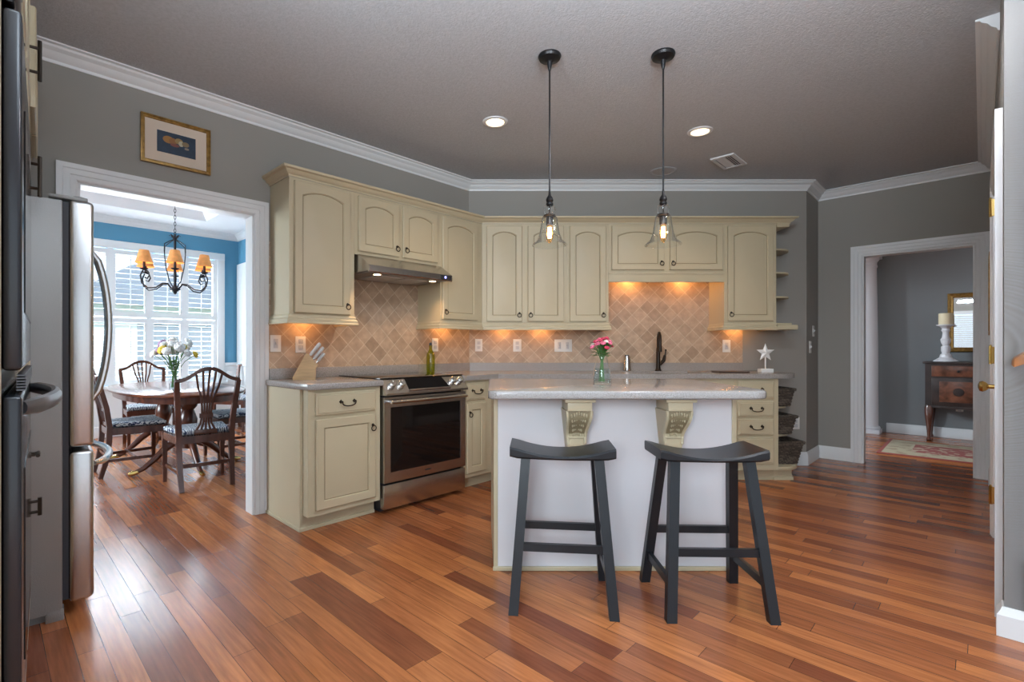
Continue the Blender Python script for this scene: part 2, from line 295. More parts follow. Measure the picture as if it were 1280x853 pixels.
# ------------------------------------------------------------------ mesh builder
class MB:
    def __init__(s): s.bm = bmesh.new(); s.m = 0; s.M = Matrix()
    def v(s, p): return s.bm.verts.new(s.M @ Vector(p))
    def f(s, vs):
        try: q = s.bm.faces.new(vs); q.material_index = s.m; return q
        except ValueError: return None
    def box(s, x0, x1, y0, y1, z0, z1, bevel=0, seg=2):
        V = [s.v((x, y, z)) for z in (z0, z1) for y in (y0, y1) for x in (x0, x1)]
        F = [s.f([V[i] for i in q]) for q in ((0, 2, 3, 1), (4, 5, 7, 6), (0, 1, 5, 4), (2, 6, 7, 3), (0, 4, 6, 2), (1, 3, 7, 5))]
        if bevel:
            E = list({e for q in F for e in q.edges})
            r = bmesh.ops.bevel(s.bm, geom=E, offset=bevel, segments=seg, affect='EDGES', profile=0.5)
            for q in r['faces']: q.material_index = s.m
        return s
    def loft(s, loops, cap=True, closed=False):
        L = [[s.v(p) for p in lp] for lp in loops]; n = len(L[0])
        for a, b in zip(L, L[1:] + ([L[0]] if closed else [])):
            for i in range(n): s.f([a[i], a[(i + 1) % n], b[(i + 1) % n], b[i]])
        if cap and not closed: s.f(list(reversed(L[0]))); s.f(L[-1])
        return s
    def prism(s, poly, z0, z1, bevel=0, seg=2):          # plan polygon (x,y) extruded in z
        A = [s.v((x, y, z0)) for x, y in poly]; B = [s.v((x, y, z1)) for x, y in poly]; n = len(poly)
        F = [s.f(list(reversed(A))), s.f(B)] + [s.f([A[i], A[(i + 1) % n], B[(i + 1) % n], B[i]]) for i in range(n)]
        if bevel:
            E = list(set(list(F[0].edges) + list(F[1].edges)))
            r = bmesh.ops.bevel(s.bm, geom=E, offset=bevel, segments=seg, affect='EDGES', profile=0.5)
            for q in r['faces']: q.material_index = s.m
        return s
    def xprism(s, poly, x0, x1, sx0=None):               # profile (y,z) extruded in x
        s.loft([[(x0, y, z) for y, z in poly], [(x1, y, z) for y, z in poly]]); return s
    def lathe(s, prof, c=(0, 0, 0), n=20, cap=True):
        L = [[(c[0] + r * math.cos(2 * PI * i / n), c[1] + r * math.sin(2 * PI * i / n), c[2] + z) for i in range(n)] for r, z in prof]
        return s.loft(L, cap)
    def tube(s, pts, r, n=8, closed=False, up=None, flat=None):
        P = [Vector(p) for p in pts]; N = len(P); R = r if isinstance(r, (list, tuple)) else [r] * N
        ref = None; loops = []
        for i in range(N):
            if closed: t = P[(i + 1) % N] - P[i - 1]
            else: t = P[min(i + 1, N - 1)] - P[max(i - 1, 0)]
            t.normalize()
            if ref is None:
                ref = Vector(up) if up else (Vector((0, 0, 1)) if abs(t.z) < 0.9 else Vector((1, 0, 0)))
            a = (ref - t * ref.dot(t)).normalized(); ref = a; b = t.cross(a)
            k = flat or 1
            off = PI / 4 if n == 4 else 0
            loops.append([tuple(P[i] + a * (R[i] * math.cos(2 * PI * j / n + off)) + b * (R[i] * k * math.sin(2 * PI * j / n + off))) for j in range(n)])
        return s.loft(loops, True, closed)
    def bar(s, p0, p1, w, h, w1=None, h1=None):          # section axes: horizontal for steep bars
        p0 = Vector(p0); p1 = Vector(p1); t = (p1 - p0).normalized()
        if abs(t.z) > 0.7: a = Vector((1, 0, 0)); b = Vector((0, 1, 0))
        else: a = Vector((-t.y, t.x, 0)).normalized(); b = Vector((0, 0, 1))
        w1 = w1 or w; h1 = h1 or h
        lp = lambda p, w, h: [tuple(p + a * (sx * w / 2) + b * (sy * h / 2)) for sx, sy in ((-1, -1), (1, -1), (1, 1), (-1, 1))]
        return s.loft([lp(p0, w, h), lp(p1, w1, h1)])
    def ball(s, c, r, sc=(1, 1, 1), sub=2, jit=0):
        q = bmesh.ops.create_icosphere(s.bm, subdivisions=sub, radius=1)
        for v in q['verts']:
            k = r * (1 + random.uniform(-jit, jit))
            v.co = s.M @ Vector((c[0] + v.co.x * k * sc[0], c[1] + v.co.y * k * sc[1], c[2] + v.co.z * k * sc[2]))
        for v in q['verts']:
            for f in v.link_faces: f.material_index = s.m
        return s
    def quad(s, a, b, c, d): s.f([s.v(a), s.v(b), s.v(c), s.v(d)]); return s
    def build(s, name, mats, parent=None, loc=(0, 0, 0), rz=0, smooth=32):
        bmesh.ops.recalc_face_normals(s.bm, faces=s.bm.faces[:])
        if smooth:
            for f in s.bm.faces: f.smooth = True
            for e in s.bm.edges:
                if len(e.link_faces) == 2 and e.calc_face_angle(0) > math.radians(smooth): e.smooth = False
        me = bpy.data.meshes.new(name); s.bm.to_mesh(me); s.bm.free()
        for m in (mats if isinstance(mats, (list, tuple)) else [mats]): me.materials.append(M[m] if isinstance(m, str) else m)
        o = bpy.data.objects.new(name, me); COL.objects.link(o); o.location = loc; o.rotation_euler = (0, 0, rz)
        if parent: o.parent = parent
        return o

def tag(o, label, cat, group=None, kind=None):
    o['label'] = label; o['category'] = cat
    if group: o['group'] = group
    if kind: o['kind'] = kind
    return o
def thing(name, label, cat, loc=(0, 0, 0), rz=0, group=None):
    o = bpy.data.objects.new(name, None); COL.objects.link(o); o.location = loc; o.rotation_euler = (0, 0, rz); o.empty_display_size = 0.1
    return tag(o, label, cat, group)
def struct(o, label=None):
    o['kind'] = 'structure'
    if label: o['label'] = label
    return o
def copy_tree(o, parent=None):
    c = o.copy(); COL.objects.link(c)
    if parent: c.parent = parent
    for ch in list(o.children): copy_tree(ch, c)
    return c

# wall frames: local x runs to the right seen from the room, local y runs into the wall
LW = ((-0.125, 4.87), PI / 4)
BW = ((0.0, 4.87), 0.0)
RW = ((3.53, 5.22), -PI / 4)
TW = ((-1.86, 2.02), math.atan2(0.75, -0.66))
def at(W, x, y, z=0):
    (ox, oy), a = W
    return (ox + x * math.cos(a) - y * math.sin(a), oy + x * math.sin(a) + y * math.cos(a), z)

# ================================================================== STRUCTURE
mb = MB(); mb.prism([(-6.2, -4.4), (-1.5, -4.4), (-1.5, -3.2), (6.6, -3.2), (10.5, 6.0), (3.5, 9.6), (-4.0, 8.9), (-8.0, 5.2)], -0.06, 0); struct(mb.build('floor', 'floor', smooth=0), 'reddish brown hardwood plank floor')
mb = MB(); mb.prism([(-40, -40), (40, -40), (40, -3.22), (-1.48, -3.22), (-1.48, -4.42), (-40, -4.42)], -0.5, -0.14); struct(mb.build('bounce_ground', 'bounce_ground', smooth=0), 'unseen pale ground added behind the house to bounce light indoors')  # added reflector ground, throws light up onto the kitchen ceiling
mb = MB(); mb.prism([(-3.34, 1.73), (-0.15, 4.93), (3.18, 4.93), (3.53, 5.28), (4.6, 4.3), (4.6, -3), (-3.34, -3)], 2.77, 2.87)
struct(mb.build('ceiling', 'ceil', smooth=0), 'grey textured kitchen ceiling')

CH = 2.77
def wall_l(W, x0, x1, openings, t, h, name, m, y0=0):
    mb = MB(); xs = x0
    for a, b, z0, z1 in openings:
        mb.box(xs, a, y0, y0 + t, 0, h)
        if z0 > 0: mb.box(a, b, y0, y0 + t, 0, z0)
        if z1 < h: mb.box(a, b, y0, y0 + t, z1, h)
        xs = b
    mb.box(xs, x1, y0, y0 + t, 0, h)
    return struct(mb.build(name, m, loc=at(W, 0, 0), rz=W[1], smooth=0))
wall_l(LW, -4.6, 0.05, [(-2.99, -2.04, 0, 2.07)], 0.12, CH, 'wall_left', 'wall')
mb = MB(); mb.prism([(-0.125, 4.87), (3.18, 4.87), (3.53, 5.22), (3.45, 5.31), (3.13, 4.99), (-0.17, 4.99)], 0, CH)
struct(mb.build('wall_back', 'wall', smooth=0))
wall_l(RW, 0, 1.33, [(0.372, 1.168, 0, 2.07)], 0.12, CH, 'wall_right', 'wall')
# pantry wall runs almost edge on at the right, the stair wall turns off it
mb = MB(); mb.prism([(4.44, 4.34), (3.1, 3.0), (3.17, 2.93), (4.51, 4.27)], 0, CH)
mb.prism([(2.28, 2.18), (2.09, 1.99), (2.16, 1.92), (2.35, 2.11)], 0, CH)
mb.prism([(3.1, 3.0), (2.28, 2.18), (2.35, 2.11), (3.17, 2.93)], 2.07, CH)
struct(mb.build('wall_pantry', 'wall', smooth=0))
mb = MB(); mb.prism([(2.09, 1.99), (5.5, -1.42), (5.57, -1.35), (2.16, 2.06)], 0, CH)
struct(mb.build('wall_stair', 'stairwall', smooth=0))
mb = MB(); mb.box(-1.6, 0.9, 0.66, 0.78, 0, CH); struct(mb.build('wall_fridge', 'wall', loc=at(TW, 0, 0), rz=TW[1], smooth=0))

# mouldings ---------------------------------------------------------------
def sweep(path, prof, name, m, side=1, closed_ends=True):
    """profile (out,z) swept along a plan path with mitred corners; out is measured to the right of travel times side"""
    P = [Vector((x, y)) for x, y in path]; loops = []
    for i, p in enumerate(P):
        d0 = (P[i] - P[i - 1]).normalized() if i else None
        d1 = (P[i + 1] - P[i]).normalized() if i < len(P) - 1 else None
        n0 = Vector((d0.y, -d0.x)) if d0 else None; n1 = Vector((d1.y, -d1.x)) if d1 else None
        if n0 is None: n = n1
        elif n1 is None: n = n0
        else:
            b = (n0 + n1); b.normalize(); n = b / b.dot(n0)
        loops.append([(p.x + n.x * o * side, p.y + n.y * o * side, z) for o, z in prof])
    mb = MB(); mb.loft(loops); return struct(mb.build(name, m, smooth=25))
crown = [(0, CH - .085), (.006, CH - .085), (.010, CH - .07), (.03, CH - .055), (.042, CH - .035), (.062, CH - .022), (.068, CH - .012), (.085, CH - .008), (.085, CH), (0, CH)]
sweep([at(LW, -3.9, 0)[:2], (-0.125, 4.87), (3.18, 4.87), (3.53, 5.22), (4.43, 4.32), (2.5, 2.4)], crown, 'trim_1', 'trim')
basep = [(0, 0), (.016, 0), (.016, .10), (.010, .115), (.006, .13), (0, .13)]
sweep([(2.72, 4.87), (3.18, 4.87), (3.53, 5.22), at(RW, 0.282, 0)[:2]], basep, 'baseboard_back', 'trim')
sweep([(4.43, 4.33), (3.21, 3.11)], basep, 'baseboard_pantry', 'trim')
sweep([(2.14, 2.04), (2.09, 1.99), (4.5, -0.42)], [(0, 0), (.022, 0), (.022, .085), (.012, .10), (.006, .115), (0, .115)], 'baseboard_stair', 'trim', side=1)

def casing(W, x0, x1, h, name, w=.092, y=0, face=-1):
    """door casing on the room face (face=-1) of a wall, mitred, with a stepped profile"""
    prof = [(0, 0), (0, .012), (.008, .016), (.030, .016), (.034, .020), (.062, .020), (.066, .024), (w, .024), (w, 0)]
    path = [(x0, 0, -1, 0), (x0, h, -1, 1), (x1, h, 1, 1), (x1, 0, 1, 0)]
    mb = MB(); mb.loft([[(px + sx * o, y + face * t, pz + sz * o) for o, t in prof] for px, pz, sx, sz in path])
    return struct(mb.build(name, 'trim', loc=at(W, 0, 0), rz=W[1], smooth=20))
casing(LW, -2.99, -2.04, 2.07, 'trim_2'); casing(LW, -2.99, -2.04, 2.07, 'trim_3', y=.12, face=1)
casing(RW, 0.372, 1.168, 2.07, 'trim_4'); casing(RW, 0.372, 1.168, 2.07, 'trim_5', y=.12, face=1)
def jamb(W, x0, x1, h, name, t=.12):
    mb = MB(); mb.box(x0 - .002, x0 + .012, -.001, t + .001, 0, h); mb.box(x1 - .012, x1 + .002, -.001, t + .001, 0, h); mb.box(x0, x1, -.001, t + .001, h - .012, h + .002)
    return struct(mb.build(name, 'trim', loc=at(W, 0, 0), rz=W[1], smooth=0))
jamb(LW, -2.99, -2.04, 2.07, 'trim_6'); jamb(RW, 0.372, 1.168, 2.07, 'trim_7')

# pantry door seen edge on, with hinges and knob
PW = ((2.09, 1.99), PI / 4)       # local x runs away from the camera along the pantry wall, local y = into the kitchen
casing(PW, 0.27, 1.43, 2.07, 'trim_8', w=.10, y=0, face=1)
mb = MB(); mb.box(.275, 1.425, -.045, -.008, .012, 2.065, .003)
for z0, z1 in ((.22, .95), (1.12, 1.92)):
    for x0, x1 in ((.39, .78), (.92, 1.31)): mb.box(x0, x1, -.010, -.003, z0, z1, .006)
d1 = struct(mb.build('door_1', 'trim', loc=at(PW, 0, 0), rz=PW[1]), 'white panelled pantry door seen edge on')
for z in (.36, 1.11, 1.9):
    mb = MB(); mb.tube([(.93, .028, z - .048), (.93, .028, z + .048)], .007, 8); mb.box(.915, .945, .020, .024, z - .045, z + .045); mb.ball((.93, .028, z + .051), .006, sub=1); mb.box(.926, .934, -.004, .026, z - .045, z + .045)
    mb.build('hinge', 'brass', d1)['label'] = 'brass door hinge'
mb = MB(); mb.M = Matrix.Translation((.78, -.004, .95)) @ Matrix.Rotation(-PI / 2, 4, 'X')
mb.lathe([(.028, 0), (.028, .006), (.011, .012), (.011, .04), (.022, .05), (.028, .062), (.024, .074), (.008, .08)], n=16)
mb.build('door_knob', 'brass', d1)['label'] = 'brass door knob'

# backsplash ---------------------------------------------------------------
mb = MB(); mb.box(-1.945, -0.004, -.009, 0, 1.0, 1.9); struct(mb.build('wall_backsplash_left', 'tile', loc=at(LW, 0, 0), rz=LW[1], smooth=0), 'diagonal tan stone tile backsplash on the left wall')
mb = MB(); mb.box(-.121, 2.55, -.009, 0, 1.0, 1.9); struct(mb.build('wall_backsplash_back', 'tile', loc=at(BW, 0, 0), rz=0, smooth=0), 'diagonal tan stone tile backsplash on the back wall')

# dining room ---------------------------------------------------------------
DY = 4.4
def lbox(name, m, *a, bevel=0, lab=None):
    mb = MB(); mb.box(*a, bevel); return struct(mb.build(name, m, loc=at(LW, 0, 0), rz=LW[1], smooth=0), lab)
wall_l(LW, -4.9, -0.50, [(-2.62, -0.93, .66, 2.44)], 0.16, 2.95, 'wall_dining_window', 'blue', y0=DY)
mb = MB(); mb.box(-.636, -.52, .12, DY + .1, 0, 2.95); struct(mb.build('wall_dining_right', 'blue', loc=at(LW, 0, 0), rz=LW[1], smooth=0))
mb = MB(); mb.box(-4.9, -4.78, .12, 1.2, 0, 2.95); mb.box(-4.9, -4.78, 3.6, DY + .1, 0, 2.95); mb.box(-4.9, -4.78, 1.2, 3.6, 0, .7); mb.box(-4.9, -4.78, 1.2, 3.6, 2.4, 2.95); struct(mb.build('wall_dining_left', 'blue', loc=at(LW, 0, 0), rz=LW[1], smooth=0))
# dining ceiling with a raised tray
mb = MB(); x0, x1, y0, y1 = -4.9, -.52, .06, DY + .16; a0, a1, b0, b1 = -4.2, -1.25, .75, DY - .62
for q in ((x0, x1, y0, b0), (x0, x1, b1, y1), (x0, a0, b0, b1), (a1, x1, b0, b1)): mb.box(*q, 2.84, 2.88)
lo = [(a0, b0, 2.84), (a1, b0, 2.84), (a1, b1, 2.84), (a0, b1, 2.84)]; hi = [(a0 + .16, b0 + .16, 3.08), (a1 - .16, b0 + .16, 3.08), (a1 - .16, b1 - .16, 3.08), (a0 + .16, b1 - .16, 3.08)]
lo2 = [(p[0], p[1], 2.88) for p in lo]; 
mb.loft([lo, hi], cap=False); mb.quad(*hi)
struct(mb.build('ceiling_dining', 'ceilwhite', loc=at(LW, 0, 0), rz=LW[1], smooth=0), 'white dining room tray ceiling')
crd = [(o, z + 2.84 - CH) for o, z in crown]
sweep([at(LW, -4.78, DY)[:2], at(LW, -.636, DY)[:2], at(LW, -.636, .12)[:2]], crd, 'trim_9', 'trim')
# wainscot and chair rail under and beside the window, pilaster and casing on the right wall
mb = MB(); mb.box(-4.78, -2.72, DY - .012, DY, 0, .88); mb.box(-.83, -.636, DY - .012, DY, 0, .88); mb.box(-2.72, -.83, DY - .012, DY, 0, .62)
mb.box(-4.78, -2.72, DY - .035, DY, .88, .93, .008); mb.box(-.83, -.636, DY - .035, DY, .88, .93, .008); mb.box(-4.78, -.636, DY - .028, DY, 0, .14, .006)
mb.box(-.80, -.67, DY - .022, DY, .24, .80, .008)
struct(mb.build('trim_10', 'trim', loc=at(LW, 0, 0), rz=LW[1]))
mb = MB(); mb.box(-.648, -.636, .12, DY, 0, .88); mb.box(-.67, -.636, .12, DY, .88, .93, .008); mb.box(-.66, -.636, .12, DY, 0, .14, .006)
mb.box(-.665, -.636, DY - 1.7, DY - .02, .93, 2.40, .006)
struct(mb.build('trim_11', 'trim', loc=at(LW, 0, 0), rz=LW[1]))

# window with mullions
w1 = MB()
x0, x1, z0, z1 = -2.62, -.93, .66, 2.44
for q in ((x0 - .1, x0, DY - .025, DY + .02, z0 - .02, z1 + .1), (x1, x1 + .1, DY - .025, DY + .02, z0 - .02, z1 + .1), (x0 - .1, x1 + .1, DY - .03, DY + .02, z1, z1 + .1)): w1.box(*q, .006)
w1.box(x0 - .13, x1 + .13, DY - .075, DY + .03, z0 - .045, z0, .006); w1.box(x0 - .1, x1 + .1, DY - .02, DY, z0 - .14, z0 - .045, .004)
for k in range(5):
    x = x0 + (x1 - x0) * k / 4; w1.box(x - .03, x + .03, DY + .005, DY + .14, z0, z1)
for z in (z0, (z0 + z1) / 2, z1): w1.box(x0, x1, DY + .06, DY + .14, z - .025, z + .025)
win = struct(w1.build('window_1', 'trim', loc=at(LW, 0, 0), rz=LW[1]), 'wide white dining room window with four bays')
mb = MB(); mb.box(x0, x1, DY + .100, DY + .104, z0, z1); mb.build('window_glass', 'pane', win, smooth=0)
pw = (x1 - x0) / 4
cols = ['leftmost', 'second from the left', 'third from the left', 'rightmost']
for k in range(4):
    for r in range(2):
        a = x0 + pw * k + .008; b = a + pw - .016; za = z0 + .008 + r * (z1 - z0) / 2; zb = za + (z1 - z0) / 2 - .016
        t = thing('plantation_shutter', 'white louvered shutter panel, %s of the %s row of the dining window' % (cols[k], ('lower', 'upper')[r]), 'shutter', at(LW, a, DY + .02, za), LW[1], 'plantation shutters in the dining window')
        W_, H_ = b - a, zb - za
        mb = MB()
        for q in ((0, .045, 0, H_), (W_ - .045, W_, 0, H_), (.045, W_ - .045, 0, .06), (.045, W_ - .045, H_ - .06, H_)): mb.box(q[0], q[1], -.014, .014, q[2], q[3])
        mb.build('shutter_frame', 'trim', t, smooth=0)
        mb = MB(); n = 11
        for i in range(n):
            zc = .06 + (H_ - .12) * (i + .5) / n; c, s = math.cos(.10) * .03, math.sin(.10) * .03
            mb.xprism([(-c, zc - s - .004), (c, zc + s - .004), (c, zc + s + .004), (-c, zc - s + .004)], .046, W_ - .046)
        mb.build('louvers', 'trim', t, smooth=0)
        mb = MB(); mb.box(W_ / 2 - .006, W_ / 2 + .006, -.043, -.031, .08, H_ - .08); mb.build('tilt_rod', 'trim', t, smooth=0)

# outside the dining window
mb = MB(); mb.box(-40, 40, DY + .3, 60, -.5, -.4); mb_o = mb.build('lawn', 'lawn', loc=at(LW, 0, 0), rz=LW[1], smooth=0); struct(mb_o, 'lawn outside the dining window')
hs = thing('neighbor_house', 'pale neighbouring house with gabled roof seen through the shutters', 'house', at(LW, -3.2, DY + 9, -.4), LW[1])
mb = MB(); mb.box(-6, 1.5, 0, 7, 0, 3.4); mb.box(1.5, 7, 1.5, 8, 0, 2.9); mb.build('house_wall', 'housewall', hs, smooth=0)
mb = MB(); mb.xprism([(-.5, 3.3), (3.5, 5.6), (7.5, 3.3)], -6.4, 1.9)
mb.loft([[(1.2, 1.0, 2.85), (4.4, 1.0, 5.0), (7.4, 1.0, 2.85)], [(1.2, 8, 2.85), (4.4, 8, 5.0), (7.4, 8, 2.85)]]); mb.build('house_roof', 'roof', hs, smooth=0)
for x, y, w_ in ((-5, -.03, 1.1), (-3.2, -.03, 1.1), (-1.2, -.03, 1.4), (.4, -.03, .8), (3.2, 1.47, 2.6)):
    mb = MB(); mb.box(x, x + w_, y, y + .06, 1.0 if w_ < 2 else .1, 2.5); mb.build('house_window', 'housewin', hs, smooth=0)

# hall beyond the right doorway ---------------------------------------------
HY = 2.51
wall_l(RW, -2.5, 4.2, [], .12, 2.75, 'wall_hall', 'hallwall', y0=HY)
mb = MB(); mb.box(4.2, 4.3, 0, HY + .12, 0, 2.75); struct(mb.build('wall_hall_end', 'hallwall', loc=at(RW, 0, 0), rz=RW[1], smooth=0))  # unseen end wall, put in to darken the hall
mb = MB(); mb.box(-2.6, -2.5, 0, .9, 0, 2.75); mb.box(-2.6, -2.5, 1.9, HY + .12, 0, 2.75); mb.box(-2.6, -2.5, .9, 1.9, 2.1, 2.75); mb.box(-2.6, -2.5, .9, 1.9, 0, .5); struct(mb.build('wall_hall_left', 'hallwall', loc=at(RW, 0, 0), rz=RW[1], smooth=0))  # unseen wall with a narrowed opening, added to lower the hall light
mb = MB(); mb.box(-2.5, 4.3, .06, HY + .12, 2.75, 2.85); struct(mb.build('ceiling_hall', 'ceilwhite', loc=at(RW, 0, 0), rz=RW[1], smooth=0))
mb = MB(); mb.box(.30, 4.2, HY - .018, HY, 0, .13, .005); struct(mb.build('baseboard_hall', 'trim', loc=at(RW, 0, 0), rz=RW[1]))
mb = MB(); mb.box(-2.5, .33, HY - .38, HY, 2.42, 2.75); struct(mb.build('trim_12', 'trim', loc=at(RW, 0, 0), rz=RW[1], smooth=0))
mb = MB(); mb.box(-.135, .135, -.135, .135, 0, .055, .004); mb.lathe([(.125, .055), (.132, .075), (.125, .095), (.112, .10), (.11, .115), (.112, .2), (.108, 1.2), (.092, 2.22), (.10, 2.235), (.10, 2.255), (.094, 2.265), (.096, 2.30), (.115, 2.325), (.125, 2.35)], n=28); mb.box(-.135, .135, -.135, .135, 2.35, 2.42, .004)
o = mb.build('column', 'islandpaint', loc=at(RW, .13, HY - .21), rz=RW[1]); tag(o, 'round white column with moulded capital standing in the hall', 'column')
struct(o)
del o['category']; o.name = 'trim_13'

# living room window behind the camera, which the hall mirror reflects
QW = ((-3.0, -3.0), PI * 0.75 + PI / 2 - PI / 2)
wall_l(QW, -1.15, 1.15, [(-.75, .75, .7, 2.2)], .12, CH, 'wall_rear', 'wall')
mb = MB()
for q in ((-.85, -.75, .6, 2.3), (.75, .85, .6, 2.3), (-.75, .75, 2.2, 2.3), (-.75, .75, .6, .7), (-.03, .03, .7, 2.2)): mb.box(q[0], q[1], -.02, .05, q[2], q[3])
w2 = struct(mb.build('window_2', 'trim', loc=at(QW, 0, 0), rz=QW[1], smooth=0), 'living room window with blinds')
mb = MB()
for i in range(22):
    z = .74 + i * .066; mb.xprism([(-.02, z - .025), (.02, z + .025), (.02, z + .028), (-.02, z - .022)], -.75, .75)
mb.build('blind_slats', 'trim', w2, smooth=0)

# ================================================================== CABINETS
def door_panel(mb, x0, x1, z0, z1, yb, t=.02, arch=0.0, rail=.052):
    N = 10
    def outline(ax, bx, az, bz, rise):
        P = [(ax, az), (bx, az), (bx, bz - rise)]
        for i in range(1, N):
            u = 1 - 2 * i / N; P.append(((ax + bx) / 2 + u * (bx - ax) / 2, bz - rise + rise * (1 - u * u) ** .92))
        P.append((ax, bz - rise)); return P
    o = lambda i, y: [(x, y, z) for x, z in outline(x0 + i, x1 - i, z0 + i, z1 - i, 0)]
    p = lambda i, y: [(x, y, z) for x, z in outline(x0 + rail + i, x1 - rail - i, z0 + rail + i, z1 - rail - i * .9, arch)]
    yf = yb - t
    loops = [o(0, yb), o(0, yf + .005), o(.005, yf), p(0, yf), p(.005, yf + .008), p(.010, yf + .008), p(.036, yf + .002)]
    L = [[mb.v(q) for q in lp] for lp in loops]; n = len(L[0])
    for k, (a, b) in enumerate(zip(L, L[1:])):
        mb.m = 1 if k in (4,) else 0
        for i in range(n): mb.f([a[i], a[(i + 1) % n], b[(i + 1) % n], b[i]])
    mb.m = 0; mb.f(L[-1]); mb.f(list(reversed(L[0])))
def ring_pull(parent, x, z, y):
    mb = MB(); mb.M = Matrix.Translation((x, y, z))
    mb.ball((0, -.003, .014), .011, (1, .55, 1), 1); mb.tube([(0, -.003, .012), (0, -.016, .012)], .005, 8); mb.ball((0, -.016, .012), .007, sub=1)
    mb.tube([(.0175 * math.sin(a), -.016, -.006 + .0175 * math.cos(a)) for a in [2 * PI * i / 18 for i in range(18)]], .0036, 6, closed=True)
    o = mb.build('ring_pull', 'bronze', parent); o['label'] = 'dark bronze ring pull'; return o
def bail(parent, x, z, y, w=.048):
    mb = MB(); mb.M = Matrix.Translation((x, y, z))
    for s in (-1, 1):
        mb.loft([[(s * w + a, 0, b + .008) for a, b in ((-.015, 0), (0, -.015), (.015, 0), (0, .015))], [(s * w + a, -.005, b + .008) for a, b in ((-.009, 0), (0, -.009), (.009, 0), (0, .009))]])
        mb.tube([(s * w, -.003, .008), (s * w, -.02, .008)], .005, 8); mb.ball((s * w, -.02, .008), .007, sub=1)
    mb.tube([(w * math.cos(a), -.021, .006 - .026 * (math.sin(a)) ** .7) for a in [PI * i / 14 for i in range(15)]], .004, 8)
    o = mb.build('bail_pull', 'bronze', parent); o['label'] = 'dark bronze bail handle'; return o

def upper(W, x0, x1, z0, z1, D, label, doors, poly=None, rail_poly=None, valance=None, shelves=None):
    """wall cabinet; doors = (x0,x1,z0,z1,arch,pull side)"""
    t = thing('wall_cabinet', label, 'cabinet', at(W, x0, 0, z0), W[1], 'wall cabinets')
    mb = MB()
    if poly: mb.prism([(px - x0, py) for px, py in poly], 0, z1 - z0)
    else: mb.box(0, x1 - x0, -D, -.0015, 0, z1 - z0)
    mb.build('cabinet_body', ['cream', 'glaze'], t, smooth=20)
    for a, b, za, zb, arch, side in doors:
        mb = MB(); door_panel(mb, a - x0, b - x0, za - z0, zb - z0, -D - .001, arch=arch)
        d = mb.build('cabinet_door', ['cream', 'glaze'], t, smooth=25)
        px = (a - x0 + .026) if side == 'l' else (b - x0 - .026)
        ring_pull(d, px, za - z0 + .062, -D - .021)
    if rail_poly is not None:
        path = rail_poly
        mb = MB(); P = [Vector((px - x0, py)) for px, py in path]
        prof = [(0, .012), (.004, .012), (.010, 0), (.010, -.012), (.020, -.022), (.020, -.038), (.024, -.044), (.024, -.052), (0, -.052)]
        loops = []
        for i, p in enumerate(P):
            d0 = (P[i] - P[i - 1]).normalized() if i else None; d1_ = (P[i + 1] - P[i]).normalized() if i < len(P) - 1 else None
            n0 = Vector((d0.y, -d0.x)) if d0 else None; n1 = Vector((d1_.y, -d1_.x)) if d1_ else None
            if n0 is None: n = n1
            elif n1 is None: n = n0
            else: b_ = (n0 + n1).normalized(); n = b_ / b_.dot(n0)
            loops.append([(p.x + n.x * o, p.y + n.y * o, z) for o, z in prof])
        mb.loft(loops); mb.build('light_rail', 'cream', t, smooth=20)
    return t
UT = 2.285; UD = .31; C = UD * math.tan(PI / 8)
upper(LW, -1.93, -1.447, 1.365, UT, UD, 'tall single-door cream wall cabinet left of the range hood', [(-1.90, -1.487, 1.385, UT - .02, .036, 'r')], rail_poly=[(-1.93, -.012), (-1.93, -UD), (-1.447, -UD), (-1.447, -.012)])
upper(LW, -1.446, -.632, 1.835, UT, UD, 'short two-door cream wall cabinet above the range hood', [(-1.418, -1.058, 1.86, UT - .02, .032, 'r'), (-1.022, -.668, 1.86, UT - .02, .032, 'l')])
upper(LW, -.631, -C, 1.365, UT, UD, 'single-door cream wall cabinet right of the range hood, next to the corner', [(-.612, -.198, 1.395, UT - .02, .036, 'l')],
      poly=[(-.631, -.0015), (-.631, -UD), (-C - .001, -UD), (-.004, -.0015)], rail_poly=[(-.631, -.012), (-.631, -UD), (-C - .001, -UD)])
X0 = -.125
upper(BW, X0 + C, .779, 1.365, UT, UD, 'two-door cream wall cabinet on the back wall next to the corner', [(.045, .371, 1.39, UT - .02, .036, 'r'), (.422, .752, 1.39, UT - .02, .036, 'l')],
      poly=[(X0 + .004, -.0015), (X0 + C + .001, -UD), (.779, -UD), (.779, -.0015)], rail_poly=[(X0 + C + .001, -UD), (.779, -UD)])
upper(BW, .780, 1.163, 1.365, UT, UD, 'single-door cream wall cabinet left of the sink alcove', [(.805, 1.137, 1.39, UT - .02, .036, 'r')], rail_poly=[(.780, -UD), (1.163, -UD), (1.163, -.012)])
t = upper(BW, 1.164, 2.222, 1.835, UT, UD, 'short two-door cream wall cabinet above the sink alcove', [(1.188, 1.668, 1.862, UT - .02, .036, 'r'), (1.72, 2.205, 1.862, UT - .02, .036, 'l')])
mb = MB(); mb.box(0, 1.058, -UD - .004, -UD + .016, -.082, -.001); mb.box(0, 1.058, -UD - .010, -UD, -.012, .004, .003); mb.build('valance', 'cream', t, smooth=20)
upper(BW, 2.223, 2.70, 1.365, UT, UD, 'single-door cream wall cabinet at the right end beside the open shelves', [(2.25, 2.667, 1.395, UT - .02, .036, 'l')], rail_poly=[(2.223, -.012), (2.223, -UD), (2.70, -UD)])
